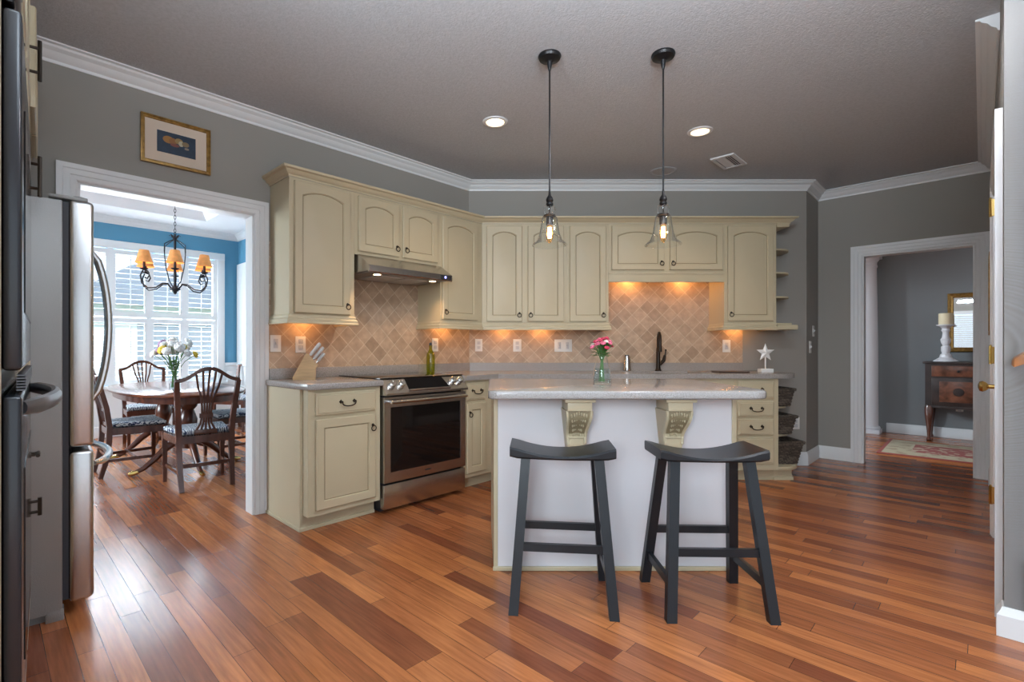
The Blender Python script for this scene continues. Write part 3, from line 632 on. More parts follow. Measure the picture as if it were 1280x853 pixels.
# open quarter-round end shelves
t = thing('end_shelf_unit', 'cream rounded open end shelves at the right of the wall cabinets', 'shelf', at(BW, 2.701, 0, 1.365), 0)
def qround(w, d, n=10): return [(0, -.0015), (0, -d)] + [(w * math.sin(a) ** .8, -d * (math.cos(a)) ** .6) for a in [PI / 2 * i / n for i in range(1, n)]] + [(w, -.0015)]
for z in (1.625, 1.848, 2.062):
    mb = MB(); mb.prism(qround(.20, .30), z - 1.365 - .016, z - 1.365, .003); mb.build('shelf', 'cream', t)
mb = MB(); mb.prism([(0, -.0015), (0, -.33), (.185, -.33), (.185, -.0015)], -.05, -.005, .006); mb.prism([(0, -.0015), (0, -.32), (.135, -.32), (.135, -.0015)], -.005, .012, .004); mb.build('shelf_base', 'cream', t)
mb = MB(); mb.prism([(0, -.0015), (0, -.325), (.11, -.325), (.11, -.0015)], .89, .92, .003); mb.build('shelf_top', 'cream', t)
# crown moulding along the cabinet tops
prof = [(0, UT + .001), (.004, UT + .001), (.006, UT + .012), (.022, UT + .022), (.034, UT + .038), (.052, UT + .044), (.056, UT + .058), (0, UT + .058)]
pr = [(o + .004, z) for o, z in prof]
path = [at(LW, -1.93, -.003)[:2], at(LW, -1.93, -UD)[:2], at(LW, -C, -UD)[:2], (2.815, 4.87 - UD), (2.815, 4.867)]
o = sweep(path, pr, 'crown_molding', 'cream'); del o['kind']; tag(o, 'cream crown molding running along the tops of the wall cabinets', 'molding')

# base cabinets
BD = .61
def base_cab(W, x0, x1, label, fronts, poly=None, side_to_floor=None, toe=.1, toe_in=.075, h=.886, toe_poly=None):
    t = thing('base_cabinet', label, 'cabinet', at(W, x0, 0, 0), W[1], 'base cabinets')
    mb = MB(); w = x1 - x0
    if poly: mb.prism([(a - x0, b) for a, b in poly], toe, h)
    else: mb.box(0, w, -BD, -.002, toe, h)
    if toe_poly: mb.prism([(a - x0, b) for a, b in toe_poly], 0, toe)
    else: mb.box(0, w, -BD + toe_in, -.002, 0, toe)
    mb.build('cabinet_body', 'cream', t, smooth=20)
    for kind, a, b, za, zb, side in fronts:
        mb = MB()
        if kind == 'door':
            door_panel(mb, a - x0, b - x0, za, zb, -BD - .001, arch=0); d = mb.build('cabinet_door', ['cream', 'glaze'], t, smooth=25)
            if side: ring_pull(d, (a - x0 + .028) if side == 'l' else (b - x0 - .028), zb - .085, -BD - .021)
        else:
            y = -BD - .001
            mb.loft([[(a - x0 + i, y - q, za + i) , (b - x0 - i, y - q, za + i), (b - x0 - i, y - q, zb - i), (a - x0 + i, y - q, zb - i)] for i, q in ((0, 0), (0, .012), (.006, .015), (.012, .015), (.016, .02))])
            d = mb.build('drawer', 'cream', t, smooth=20); bail(d, (a + b) / 2 - x0, (za + zb) / 2, -BD - .021, min(.048, (b - a) * .3))
    return t
t = base_cab(LW, -1.945, -1.425, 'cream base cabinet with one drawer and door at the left of the range', [('drawer', -1.90, -1.468, .725, .865, 0), ('door', -1.90, -1.468, .135, .70, 'r')])
mb = MB(); mb.box(-.018, .001, -BD + .075, -.002, 0, .886); mb.box(-.026, -.016, -BD + .068, -.002, 0, .022, .003); mb.box(-.026, .52, -BD + .064, -BD + .075, 0, .022, .003)
mb.build('end_panel', 'cream', t, smooth=20)
BC = BD * math.tan(PI / 8)
base_cab(LW, -.637, -BC, 'narrow cream base cabinet with drawer and door between range and corner', [('drawer', -.615, -.40, .725, .865, 0), ('door', -.615, -.40, .135, .70, 'l')],
         poly=[(-.637, -.002), (-.637, -BD), (-BC - .001, -BD), (-.006, -.002)], toe_poly=[(-.637, -.002), (-.637, -BD + .075), (-.23, -BD + .075), (-.006, -.002)])
base_cab(BW, X0 + BC, .585, 'cream base cabinet on the back wall between corner and dishwasher, behind the island', [('drawer', .17, .57, .725, .865, 0), ('door', .17, .57, .135, .70, 'r')],
         poly=[(X0 + .006, -.002), (X0 + BC + .001, -BD), (.585, -BD), (.585, -.002)], toe_poly=[(X0 + .006, -.002), (.11, -BD + .075), (.585, -BD + .075), (.585, -.002)])
t = thing('dishwasher', 'dark-topped dishwasher under the back counter behind the island', 'dishwasher', at(BW, .59, 0, 0), 0)
mb = MB(); mb.box(0, .61, -BD, -.01, .1, .88); mb.box(.01, .6, -BD + .08, -.01, 0, .1); mb.build('dishwasher_body', 'gasket', t, smooth=0)
mb = MB(); mb.box(.004, .606, -BD - .025, -BD - .001, .105, .77, .004); mb.build('door_front', 'steel', t)
mb = MB(); mb.box(.004, .606, -BD - .028, -BD - .001, .775, .884, .004); mb.build('control_strip', 'blackglass', t)
base_cab(BW, 1.205, 2.16, 'cream sink base cabinet on the back wall, mostly hidden by the island', [('door', 1.24, 1.67, .135, .70, 'r'), ('door', 1.695, 2.125, .135, .70, 'l')], h=.68)
mb = MB(); mb.box(0, .955, -BD, -BD + .02, .68, .886); mb.build('apron_panel', 'cream', bpy.data.objects['base_cabinet.003'], smooth=0)
t = base_cab(BW, 2.161, 2.54, 'cream stack of four drawers right of the island', [('drawer', 2.188, 2.497, .715, .865, 0), ('drawer', 2.188, 2.497, .562, .692, 0), ('drawer', 2.188, 2.497, .405, .540, 0), ('drawer', 2.188, 2.497, .155, .382, 0)])
t = thing('end_shelf_unit', 'cream rounded open end shelves holding baskets beside the drawer stack', 'shelf', at(BW, 2.541, 0, 0), 0)
for z, w_ in ((.386, .27), (.632, .25)):
    mb = MB(); mb.prism(qround(w_, .5), z - .018, z, .003); mb.build('shelf', 'cream', t)
mb = MB(); mb.prism(qround(.31, BD), .095, .128, .008); mb.build('shelf_base', 'cream', t)
mb = MB(); mb.prism([(0, -.002), (0, -BD + .075), (.16, -BD + .075), (.25, -.36), (.25, -.002)], 0, .095); mb.prism([(0, -.002), (0, -BD + .065), (.17, -BD + .065), (.262, -.35), (.262, -.002)], 0, .025); mb.build('toe_kick', 'cream', t, smooth=0)

# wicker baskets -------------------------------------------------------------
def basket(x, y, z, wt, wb, dt, db, h, label):
    t = thing('wicker_basket', label, 'basket', (x, y, z), 0, 'baskets on the end shelves')
    mb = MB(); NR = max(8, int(h / .013))
    def ring(k, o):
        u = k / NR; w = wb + (wt - wb) * u; d = db + (dt - db) * u; P = []
        per = [(-1, -1), (1, -1), (1, 1), (-1, 1)]; n = 9
        for i in range(4):
            a, b = per[i], per[(i + 1) % 4]
            for j in range(n):
                q = j / n; s = .004 * (1 if (j + k) % 2 else -1)
                px = (a[0] + (b[0] - a[0]) * q) * w / 2; py = (a[1] + (b[1] - a[1]) * q) * d / 2
                nx, ny = ((0, -1), (1, 0), (0, 1), (-1, 0))[i]
                P.append((px + nx * (s - o), py + ny * (s - o), h * u + .001))
        return P
    mb.loft([ring(k, 0) for k in range(NR + 1)] + [ring(k, .012) for k in range(NR, 0, -1)]); mb.build('woven_body', 'wicker', t, smooth=20)
    mb = MB(); hw, hd = wt / 2 + .004, dt / 2 + .004
    for off, r in ((0, .009), (.012, .006)):
        mb.tube([(-hw, -hd, h - off), (hw, -hd, h - off), (hw, hd, h - off), (-hw, hd, h - off)], r, 6, closed=True)
    mb.build('braided_rim', 'wicker', t)
basket(2.645, 4.50, .633, .19, .145, .30, .24, .155, 'dark wicker basket on the top end shelf below the counter')
basket(2.65, 4.50, .387, .20, .15, .32, .25, .165, 'dark wicker basket on the middle end shelf beside the drawers')
basket(2.675, 4.50, .129, .25, .185, .36, .28, .20, 'largest dark wicker basket, on the bottom end shelf near the floor')

# ================================================================== COUNTERTOPS
CT0, CT1 = .888, .928
t = thing('countertop', 'grey solid-surface countertop with knife block, left of the range', 'countertop', at(LW, 0, 0), LW[1])
mb = MB(); mb.prism([(-1.972, -.003), (-1.972, -.56), (-1.955, -.625), (-1.90, -.645), (-1.418, -.645), (-1.418, -.003)], CT0, CT1, .008); mb.build('countertop_slab', 'counter', t)
mb = MB(); mb.box(-1.945, -.64, -.028, -.010, CT1, 1.004, .003); mb.build('backsplash_strip', 'counter', t)
t = thing('countertop', 'long grey solid-surface countertop wrapping the corner to the rounded end by the star', 'countertop', (0, 0, 0), 0)
p = [at(LW, -.64, -.003)[:2], at(LW, -.64, -.645)[:2], at(LW, -.645 * math.tan(PI / 8), -.645)[:2]]
yF, yB = 4.87 - .645, 4.867
end = [(2.52, yF)] + [(2.52 + .25 * math.sin(a), yF + .25 - .25 * math.cos(a)) for a in [PI / 2 * i / 8 for i in range(1, 9)]] + [(2.77, yB)]
SX0, SX1, SY0, SY1 = 1.30, 1.96, yF + .095, 4.74
mb = MB()
mb.prism(p + [(SX0, yF), (SX0, yB), (X0 + .003, yB)], CT0, CT1)
mb.prism([(SX0, yF), (SX1, yF), (SX1, SY0), (SX0, SY0)], CT0, CT1); mb.prism([(SX0, SY1), (SX1, SY1), (SX1, yB), (SX0, yB)], CT0, CT1)
mb.prism([(SX1, yF)] + end + [(SX1, yB)], CT0, CT1)
mb.build('countertop_slab', 'counter', t, smooth=20)
mb = MB(); q0 = at(LW, -.64, -.010)[:2]; q1 = at(LW, -.64, -.028)[:2]; c0 = at(LW, -.010 * math.tan(PI / 8), -.010)[:2]; c1 = at(LW, -.028 * math.tan(PI / 8), -.028)[:2]
mb.prism([q1, c1, (2.55, 4.87 - .028), (2.55, 4.87 - .010), c0, q0], CT1, 1.004); mb.build('backsplash_strip', 'counter', t, smooth=0)
t = thing('sink', 'tan undermount sink let into the back counter', 'sink', (SX0, SY0, 0), 0)
mb = MB(); a, b = SX1 - SX0, SY1 - SY0
for q in ((-.012, 0, -.012, b + .012), (a, a + .012, -.012, b + .012), (0, a, -.012, 0), (0, a, b, b + .012)): mb.box(*q, .70, .886)
mb.box(-.012, a + .012, -.012, b + .012, .69, .70); mb.build('basin', 'sinkm', t, smooth=0)
mb = MB(); mb.lathe([(.04, .7005), (.04, .704), (.02, .702)], (a / 2, b / 2, 0), 16); mb.build('drain', 'chrome', t)

# island ------------------------------------------------------------------------
t = thing('kitchen_island', 'white panelled kitchen island with cream corner trim and corbels', 'island', (.69, 2.573, 0), 0)
IX0, IX1, IB = -.628, .625, .66
mb = MB(); mb.box(IX0 + .018, IX1 - .018, 0, IB, 0, .904); mb.build('island_panel', 'islandpaint', t, smooth=0)
mb = MB()
for x in (IX0, IX1 - .022): mb.box(x, x + .022, -.006, .03, 0, .904, .003)
mb.box(IX0 - .004, IX1 + .004, -.014, 0, 0, .022, .004); mb.box(IX0, IX0 + .018, .03, IB, 0, .904); mb.box(IX1 - .018, IX1, .03, IB, 0, .904)
mb.build('corner_trim', 'cream', t, smooth=20)
def corbel(cx):
    # side profile: plate, block, S-curve, foot (y out from the panel is negative)
    S = [(0, .632), (-.05, .632), (-.072, .645), (-.080, .668), (-.074, .70), (-.078, .72), (-.095, .745), (-.125, .775), (-.145, .80), (-.152, .825), (-.150, .842), (0, .842)]
    mb = MB(); n = len(S)
    wd = lambda z: .043 + .022 * max(0, (z - .64)) / .2
    lo = [[(cx + s * wd(z), y, z) for y, z in S] for s in (-1, 1)]
    mb.loft(lo)
    mb.box(cx - .074, cx + .074, -.185, 0, .886, .904, .003); mb.box(cx - .060, cx + .060, -.170, 0, .842, .886, .004)
    mb.lathe([(.003, .612), (.02, .618), (.035, .632)], (cx, -.035, 0), 14)
    c = mb.build('corbel', 'cream', t, smooth=30)
    # rims along the S curve and carved leaves between them
    mb = MB()
    for s in (-1, 1): mb.tube([(cx + s * (wd(z) - .005), y - .003, z) for y, z in S[3:11]], .008, 6)
    mb.tube([(cx - wd(.70), -.078, .70), (cx + wd(.70), -.078, .70)], .006, 6)
    mb.build('corbel_rim', 'cream', c, smooth=40)
    mb = MB()
    for i in range(7):
        u = (i - 3) / 3
        for j in range(5):
            z = .715 + j * .026; k = 0
            for a, b in zip(S[4:], S[5:]):
                if a[1] <= z <= b[1]: k = a[0] + (b[0] - a[0]) * (z - a[1]) / (b[1] - a[1])
            mb.ball((cx + u * (.016 + .020 * (j / 4)), k - .001, z + .012 * (1 - abs(u))), .0082, (.6, .9, 1.4), 1)
    mb.build('carved_leaves', 'cream', c, smooth=50)
    mb = MB(); mb.loft([[(cx - wd(z) + .008, y - .0025, z), (cx + wd(z) - .008, y - .0025, z), (cx + wd(z) - .008, y + .003, z), (cx - wd(z) + .008, y + .003, z)] for y, z in S[5:11]]); mb.build('carved_ground', 'glaze', c, smooth=40)
corbel(-.215); corbel(.272)
t = thing('island_countertop', 'pale grey speckled countertop on the kitchen island with rounded right corner', 'countertop', (0, 0, 0), 0)
q = [(.05, 3.32), (.032, 2.42)] + [(.032 + .045 - .045 * math.cos(a), 2.353 + .045 - .045 * math.sin(a)) for a in [PI / 2 * i / 4 for i in range(1, 5)]] + [(1.385 - .09 + .09 * math.sin(a), 2.353 + .09 - .09 * math.cos(a)) for a in [PI / 2 * i / 6 for i in range(0, 7)]] + [(1.385, 3.32)]
mb = MB(); mb.prism(q, .9045, .944, .010, 3); mb.build('countertop_slab', 'islandtop', t)

# ================================================================== APPLIANCES
# range
t = thing('range_oven', 'stainless steel slide-in range with black glass oven door', 'range', at(LW, -1.412, 0, 0), LW[1])
w = .768
mb = MB(); mb.box(0, w, -.585, -.03, .035, .915); mb.box(.02, w - .02, -.56, -.05, 0, .035); mb.build('range_body', 'gasket', t, smooth=0)
mb = MB(); mb.box(-.005, w + .005, -.60, -.03, .929, .938, .003); mb.build('cooktop', 'blackglass', t)
mb = MB(); mb.xprism([(-.56, .94), (-.585, .94), (-.668, .835), (-.668, .820), (-.56, .820)], 0, w); mb.build('control_panel', 'steel', t, smooth=20)
nrm = Vector((-.105, .083)).normalized()       # outward (y,z) of the sloped panel
def on_panel(u, o): # u 0 bottom .. 1 top
    y = -.668 + .083 * u + nrm.x * o; z = .835 + .105 * u + nrm.y * o; return y, z
mb = MB(); L0 = []; 
for o in (0, .004):
    L0.append([(x, *on_panel(u, o)) for x, u in ((.205, .18), (.585, .18), (.545, .9), (.185 + .02, .9))])
mb.loft(L0); mb.build('display', 'blackglass', t, smooth=0)
mb = MB(); y_, z_ = on_panel(.10, .006); mb.tube([(.20, y_, z_), (.59, y_, z_)], .006, 8); mb.build('display_trim', 'steel', t)
for x in (.068, .150, .635, .708):
    y_, z_ = on_panel(.5, 0)
    mb = MB(); mb.M = Matrix.Translation((x, y_, z_)) @ Vector((0, 0, 1)).rotation_difference(Vector((0, nrm.x, nrm.y))).to_matrix().to_4x4()
    mb.lathe([(.030, 0), (.030, .006), (.024, .008), (.026, .03), (.022, .034), (0.004, .034)], n=20); mb.box(-.004, .004, -.022, .022, .034, .04, .001)
    mb.build('control_knob', 'chrome', t)
mb = MB()
for q in ((.002, w - .002, .735, .805), (.002, w - .002, .212, .282), (.002, .055, .282, .735), (w - .055, w - .002, .282, .735)): mb.box(q[0], q[1], -.64, -.587, q[2], q[3])
d = mb.build('oven_door', 'steel', t, smooth=0)
mb = MB(); mb.box(.055, w - .055, -.636, -.59, .282, .735); mb.build('oven_window', 'blackglass', d, smooth=0)
mb = MB(); mb.tube([(.03, -.685, .775), (w - .03, -.685, .775)], .013, 12)
for x in (.045, w - .045): mb.tube([(x, -.64, .775), (x, -.685, .775)], .010, 8)
mb.build('oven_handle', 'steel', d)
mb = MB(); mb.box(w / 2 - .022, w / 2 + .028, -.642, -.638, .246, .254); mb.build('maker_badge', 'gasket', d, smooth=0)
mb = MB(); mb.box(.002, w - .002, -.638, -.587, .03, .198, .004); mb.build('storage_drawer', 'steel', t)

# range hood
t = thing('range_hood', 'stainless steel under-cabinet range hood', 'hood', at(LW, -1.43, 0, 1.69), LW[1])
w = .785
prof = [(-.012, .012), (-.46, .012), (-.478, 0), (-.482, .008), (-.482, .05), (-.335, .143), (-.012, .143)]
mb = MB(); mb.xprism(prof, 0, w); mb.build('hood_shell', 'steel', t, smooth=20)
mb = MB(); mb.box(.03, w - .03, -.44, -.03, .004, .014); mb.build('hood_underside', 'steeldark', t, smooth=0)
for x0_ in (.16, .40):
    mb = MB(); mb.box(x0_, x0_ + .225, -.36, -.08, -.001, .006, .002); mb.build('filter_mesh', 'grille', t)
for x in (.12, w - .14):
    mb = MB(); mb.lathe([(.036, .006), (.036, -.001), (.028, -.002)], (x, -.40, 0), 20); l_ = mb.build('hood_light', 'chrome', t)
    mb = MB(); mb.lathe([(.027, 0), (.026, -.004), (.01, -.006)], (x, -.40, 0), 20); mb.build('lens', 'hoodlamp', l_)
    lamp('hood_spot', 'SPOT', at(LW, -1.43 + x, -.40, 1.675), 7, (1, .62, .32), spot_size=2.2, spot_blend=.6, shadow_soft_size=.03)
mb = MB(); mb.M = Matrix.Translation((w - .075, -.482, .029)) @ Matrix.Rotation(PI / 2, 4, 'X'); mb.lathe([(.011, 0), (.011, .003), (.004, .004)], n=16); mb.build('indicator_button', 'led', t)
mb = MB(); mb.box(w - .12, w - .02, -.485, -.4815, .012, .046); mb.build('control_strip', 'gasket', t, smooth=0)

# refrigerator
FW = ((-1.69, 2.17), TW[1])
t = thing('refrigerator', 'stainless french-door refrigerator with grey side, left of the dining doorway', 'refrigerator', at(FW, 0, 0), FW[1])
w = .755
mb = MB(); mb.box(0, w, .105, .75, .035, 1.775, .006); mb.box(.03, w - .03, .16, .72, 0, .035); mb.build('fridge_case', 'steeldark', t)
mb = MB(); mb.box(.006, w - .006, .085, .106, .08, 1.77); mb.build('door_gasket', 'gasket', t, smooth=0)
for a, b, s in ((0, .374, 1), (.381, w, -1)):
    mb = MB(); mb.box(a, b, 0, .086, .722, 1.785, .018, 4); d = mb.build('fridge_door', 'steel', t)
    hx = .345 if s == 1 else .41
    mb = MB(); mb.tube([(hx, -.005 - .075 * math.sin(PI * i / 14) ** .55, .885 + (1.63 - .885) * i / 14) for i in range(15)], [.010] + [.015] * 13 + [.010], 10); mb.build('door_handle', 'steel', d)
mb = MB(); mb.box(0, w, 0, .086, .062, .706, .018, 4); d = mb.build('freezer_drawer', 'steel', t)
mb = MB(); mb.tube([(.07 + (w - .14) * i / 14, -.005 - .075 * math.sin(PI * i / 14) ** .55, .635) for i in range(15)], [.010] + [.016] * 13 + [.010], 10); mb.build('drawer_handle', 'steel', d)
for x in (.02, w - .09):
    mb = MB(); mb.box(x, x + .07, .02, .15, 1.786, 1.802, .004); mb.tube([(x + .03, .05, 1.786), (x + .03, .05, 1.806)], .022, 14); mb.build('hinge_cover', 'steeldark', t)
for x in (.0, w - .05):
    mb = MB(); mb.box(x, x + .05, .10, .16, 0, .05, .003); mb.build('foot_cover', 'steeldark', t)

# oven tower left of the refrigerator
t = thing('tall_cabinet', 'narrow tall cream cabinet between the black wall oven and refrigerator', 'cabinet', at(TW, -.5, 0), TW[1], 'tall cabinets at the left edge')
mb = MB(); mb.box(0, .47, .0, .64, .1, 2.70); mb.box(0, .47, .06, .64, 0, .1); mb.build('cabinet_body', 'cream', t, smooth=0)
for za, zb, hz, v in ((2.12, 2.64, 2.29, 1), (.98, 2.08, 1.83, 1), (.62, .95, .73, 0), (.13, .59, .52, 1)):
    mb = MB(); door_panel(mb, .012, .458, za, zb, -.001); d = mb.build('cabinet_door', ['cream', 'glaze'], t, smooth=25)
    mb = MB(); x = .40
    if v:
        hl = .08 if zb - za > .8 or za > 2 else .035
        mb.tube([(x, -.05, hz - hl), (x, -.05, hz + hl)], .007, 8)
        for z in (hz - hl * .6, hz + hl * .6): mb.tube([(x, -.02, z), (x, -.05, z)], .006, 8)
    else:
        mb.tube([(x - .05, -.045, hz), (x + .03, -.045, hz)], .007, 8)
        for q in (x - .03, x + .02): mb.tube([(q, -.02, hz), (q, -.045, hz)], .005, 8)
    mb.build('bar_pull', 'bronze', d)
t = thing('oven_cabinet', 'tall cream cabinet housing the black wall oven at the left edge', 'cabinet', at(TW, -1.46, 0), TW[1], 'tall cabinets at the left edge')
mb = MB()
for q in ((0, .05, 0, .64, .1, 2.70), (.91, .957, 0, .64, .1, 2.70), (.05, .91, 0, .64, 2.08, 2.70), (.05, .91, 0, .64, .1, .34), (0, .957, .06, .64, 0, .1), (.05, .91, .62, .64, .34, 2.08)): mb.box(*q)
mb.build('cabinet_body', 'cream', t, smooth=0)
for a, b in ((.03, .472), (.484, .93)):
    mb = MB(); door_panel(mb, a, b, 2.12, 2.66, -.001, arch=.04); mb.build('cabinet_door', ['cream', 'glaze'], t, smooth=25)
mb = MB(); door_panel(mb, .03, .93, .13, .32, -.001); mb.build('cabinet_drawer', ['cream', 'glaze'], t, smooth=25)
t = thing('wall_oven', 'black double wall oven with curved handle at the left edge', 'oven', at(TW, -1.405, 0, .345), TW[1])
mb = MB(); mb.box(0, .845, 0, .6, 0, 1.73); mb.build('oven_case', 'ovenblack', t, smooth=0)
for za, zb in ((.02, .71), (.76, 1.47)):
    mb = MB(); mb.box(-.005, .85, -.03, -.001, za, zb, .008, 3); d = mb.build('oven_door', 'ovenblack', t)
    mb = MB(); mb.box(.10, .745, -.033, -.029, za + .12, zb - .16); mb.build('oven_window', 'blackglass', d, smooth=0)
    if za < .5: mb = MB(); mb.tube([(.07 + .705 * i / 14, -.028 - .058 * math.sin(PI * i / 14) ** .6, zb - .03) for i in range(15)], [.014] + [.019] * 13 + [.014], 10, flat=.7); mb.build('oven_handle', 'darkgrey', d)
mb = MB(); mb.box(-.005, .85, -.02, -.001, 1.48, 1.725, .006); mb.build('control_panel', 'blackglass', t)
for k in range(6):
    mb = MB(); mb.box(.05, .80, -.034, -.02, .717 + k * .006, .720 + k * .006); mb.build('vent_slot', 'darkgrey', t, smooth=0)
t = thing('wall_cabinet', 'cream two-door cabinet high above the refrigerator', 'cabinet', at(TW, .0, 0, 2.13), TW[1])
mb = MB(); mb.box(0.0, .76, -.018, .64, 0, .44); mb.build('cabinet_body', 'cream', t, smooth=0)
for a, b, s in ((.012, .374, 1), (.386, .748, -1)):
    mb = MB(); door_panel(mb, a, b, .012, .428, -.019); d = mb.build('cabinet_door', ['cream', 'glaze'], t, smooth=25)

# ================================================================== STOOLS
def stool(x, y, rz, label):
    t = thing('bar_stool', label, 'stool', (x, y, 0), rz, 'saddle-seat bar stools')
    hw, hd = .2325, .12
    mb = MB(); L = []; n = 14
    for i in range(n + 1):
        u = -1 + 2 * i / n; e = 1 - .012 * (abs(u) > .98)
        zt = .668 + .044 * abs(u) ** 2.0; zb = .652 + .006 * u * u - (0.0)
        xx = u * hw; r = .008
        zb = zb if i not in (0, n) else zb + .006; zt = zt if i not in (0, n) else zt - .005
        L.append([(xx, -hd + r, zb), (xx, hd - r, zb), (xx, hd, zb + r), (xx, hd, zt - r), (xx, hd - r, zt), (xx, -hd + r, zt), (xx, -hd, zt - r), (xx, -hd, zb + r)])
    mb.loft(L); mb.build('seat', 'stool', t, smooth=35)
    top = lambda sx, sy: (sx * .162, sy * .078, .655); foot = lambda sx, sy: (sx * .213, sy * .183, 0)
    def lerp(sx, sy, z): a, b = Vector(foot(sx, sy)), Vector(top(sx, sy)); return a + (b - a) * (z / .655)
    for sx in (-1, 1):
        for sy in (-1, 1):
            mb = MB(); mb.bar(foot(sx, sy), top(sx, sy), .042, .036); mb.build('leg', 'stool', t, smooth=0)
    for sy in (-1, 1):
        mb = MB(); z = .275; mb.bar(lerp(-1, sy, z), lerp(1, sy, z), .020, .034); mb.build('stretcher', 'stool', t, smooth=0)
    for sx in (-1, 1):
        mb = MB(); z = .145; mb.bar(lerp(sx, -1, z), lerp(sx, 1, z), .020, .034); mb.build('stretcher', 'stool', t, smooth=0)
stool(.369, 2.31, math.radians(-6.2), 'black saddle-seat bar stool at the left of the island front')
stool(1.012, 2.266, math.radians(-1.6), 'black saddle-seat bar stool at the right end of the island front')

# ================================================================== CEILING FIXTURES
def pendant(x, y, label):
    t = thing('pendant_lamp', label, 'lamp', (x, y, CH), 0, 'pendants above the island')
    mb = MB(); mb.lathe([(.062, 0), (.064, -.008), (.058, -.020), (.03, -.028), (.016, -.036), (.010, -.07), (.006, -.085)], n=24); mb.build('canopy', 'black', t)
    mb = MB(); mb.tube([(0, 0, -.08), (0, 0, -.775)], .0048, 8); mb.build('cord', 'black', t)
    mb = MB(); mb.lathe([(.005, -.745), (.008, -.775), (.018, -.79), (.021, -.803), (.016, -.815), (.020, -.820), (.020, -.828), (.013, -.836)], n=18); mb.build('cap', 'black', t)
    mb = MB(); mb.lathe([(.017, -.826), (.031, -.838), (.034, -.856), (.028, -.874), (.034, -.886), (.043, -.90), (.047, -.93), (.056, -.985), (.071, -1.025), (.094, -1.045), (.099, -1.052), (.0975, -1.053), (.093, -1.047), (.069, -1.028), (.054, -.986), (.045, -.93), (.041, -.901), (.030, -.886)], n=32, cap=False); mb.build('glass_shade', 'glass', t)
    mb = MB(); mb.tube([(0, 0, -.83), (0, 0, -.885)], .005, 8); mb.lathe([(.012, -.876), (.032, -.884), (.034, -.892), (.020, -.897), (.020, -.935), (.017, -.942)], n=18); mb.build('socket', 'bronze', t)
    mb = MB(); mb.lathe([(.013, -.942), (.017, -.955), (.020, -.98), (.019, -1.01), (.012, -1.03), (.004, -1.04)], n=18, cap=False); b = mb.build('bulb', 'amberglass', t)
    mb = MB()
    for k in range(6):
        a = 2 * PI * k / 6; mb.tube([(.008 * math.cos(a), .008 * math.sin(a), -.952), (.0085 * math.cos(a), .0085 * math.sin(a), -1.012)], .0028, 6)
    mb.build('filament', 'bulb', b)
    lamp('pendant_glow', 'POINT', (x, y, CH - .985), 2.2, (1, .6, .28), shadow_soft_size=.018)
pendant(.377, 2.758, 'left black-corded glass bell pendant lamp over the island')
pendant(1.001, 2.743, 'right black-corded glass bell pendant lamp over the island')
def can(x, y, label):
    t = thing('recessed_light', label, 'light', (x, y, CH), 0, 'recessed ceiling lights')
    mb = MB(); mb.lathe([(.062, -.001), (.066, -.010), (.088, -.006), (.090, -.001)], n=32, cap=False); mb.build('trim_ring', 'trim', t)
    mb = MB(); mb.lathe([(.063, -.004), (.045, -.008), (.01, -.009)], n=28); mb.build('lamp_face', 'can', t)
    lamp('recessed_spot', 'SPOT', (x, y, CH - .02), 26, (1, .74, .48), spot_size=2.1, spot_blend=.7, shadow_soft_size=.05)
can(.097, 3.561, 'lit recessed ceiling light left of the pendants'); can(1.632, 3.718, 'lit recessed ceiling light near the ceiling vent')
lamp('right_wall_fill_spot', 'SPOT', (1.45, 1.95, 2.75), 75, (0.95, 0.95, 1.0), spot_size=2.85, spot_blend=.3, shadow_soft_size=.08)  # added spot with no fixture, brightens the right wall and back ceiling
t = thing('ceiling_speaker', 'round white ceiling speaker behind the right pendant cord', 'speaker', (1.664, 4.559, CH))
mb = MB(); mb.lathe([(.115, -.001), (.117, -.006), (.095, -.010), (.090, -.006)], n=32, cap=False); mb.build('speaker_ring', 'ceil', t)
mb = MB(); mb.lathe([(.091, -.006), (.06, -.009), (.01, -.010)], n=28); mb.build('speaker_grille', 'grille', t)
t = thing('ceiling_vent', 'white rectangular air vent set diagonally in the ceiling', 'vent', (2.14, 4.31, CH), PI / 4)
mb = MB()
for q in ((-.165, .165, -.095, -.07), (-.165, .165, .07, .095), (-.165, -.14, -.07, .07), (.14, .165, -.07, .07)): mb.box(q[0], q[1], q[2], q[3], -.012, -.001)
mb.build('vent_frame', 'trim', t, smooth=0)
mb = MB(); mb.box(-.14, .14, -.07, .07, -.003, -.001); mb.build('vent_backing', 'gasket', t, smooth=0)
for k in range(8):
    mb = MB(); y_ = -.062 + k * .0165; s = 1 if k < 4 else -1
    mb.loft([[(x, y_ - .006 * s, -.011), (x, y_ + .007 * s, -.004), (x, y_ + .008 * s, -.005), (x, y_ - .005 * s, -.012)] for x in (-.14, .14)]); mb.build('slat', 'trim', t, smooth=0)
# warm puck lights under the wall cabinets
for W, x, y, z, e in ((LW, -1.69, -.10, 1.352, 1.6), (LW, -.36, -.10, 1.352, 1.6), (BW, .20, -.10, 1.352, 1.6), (BW, .58, -.10, 1.352, 1.6), (BW, 1.42, -.10, 1.822, 3.0), (BW, 1.95, -.10, 1.822, 3.0), (BW, 2.47, -.10, 1.352, 1.6)):
    lamp('puck_light', 'POINT', at(W, x, y, z), e * .85, (1, .46, .15), shadow_soft_size=.02)

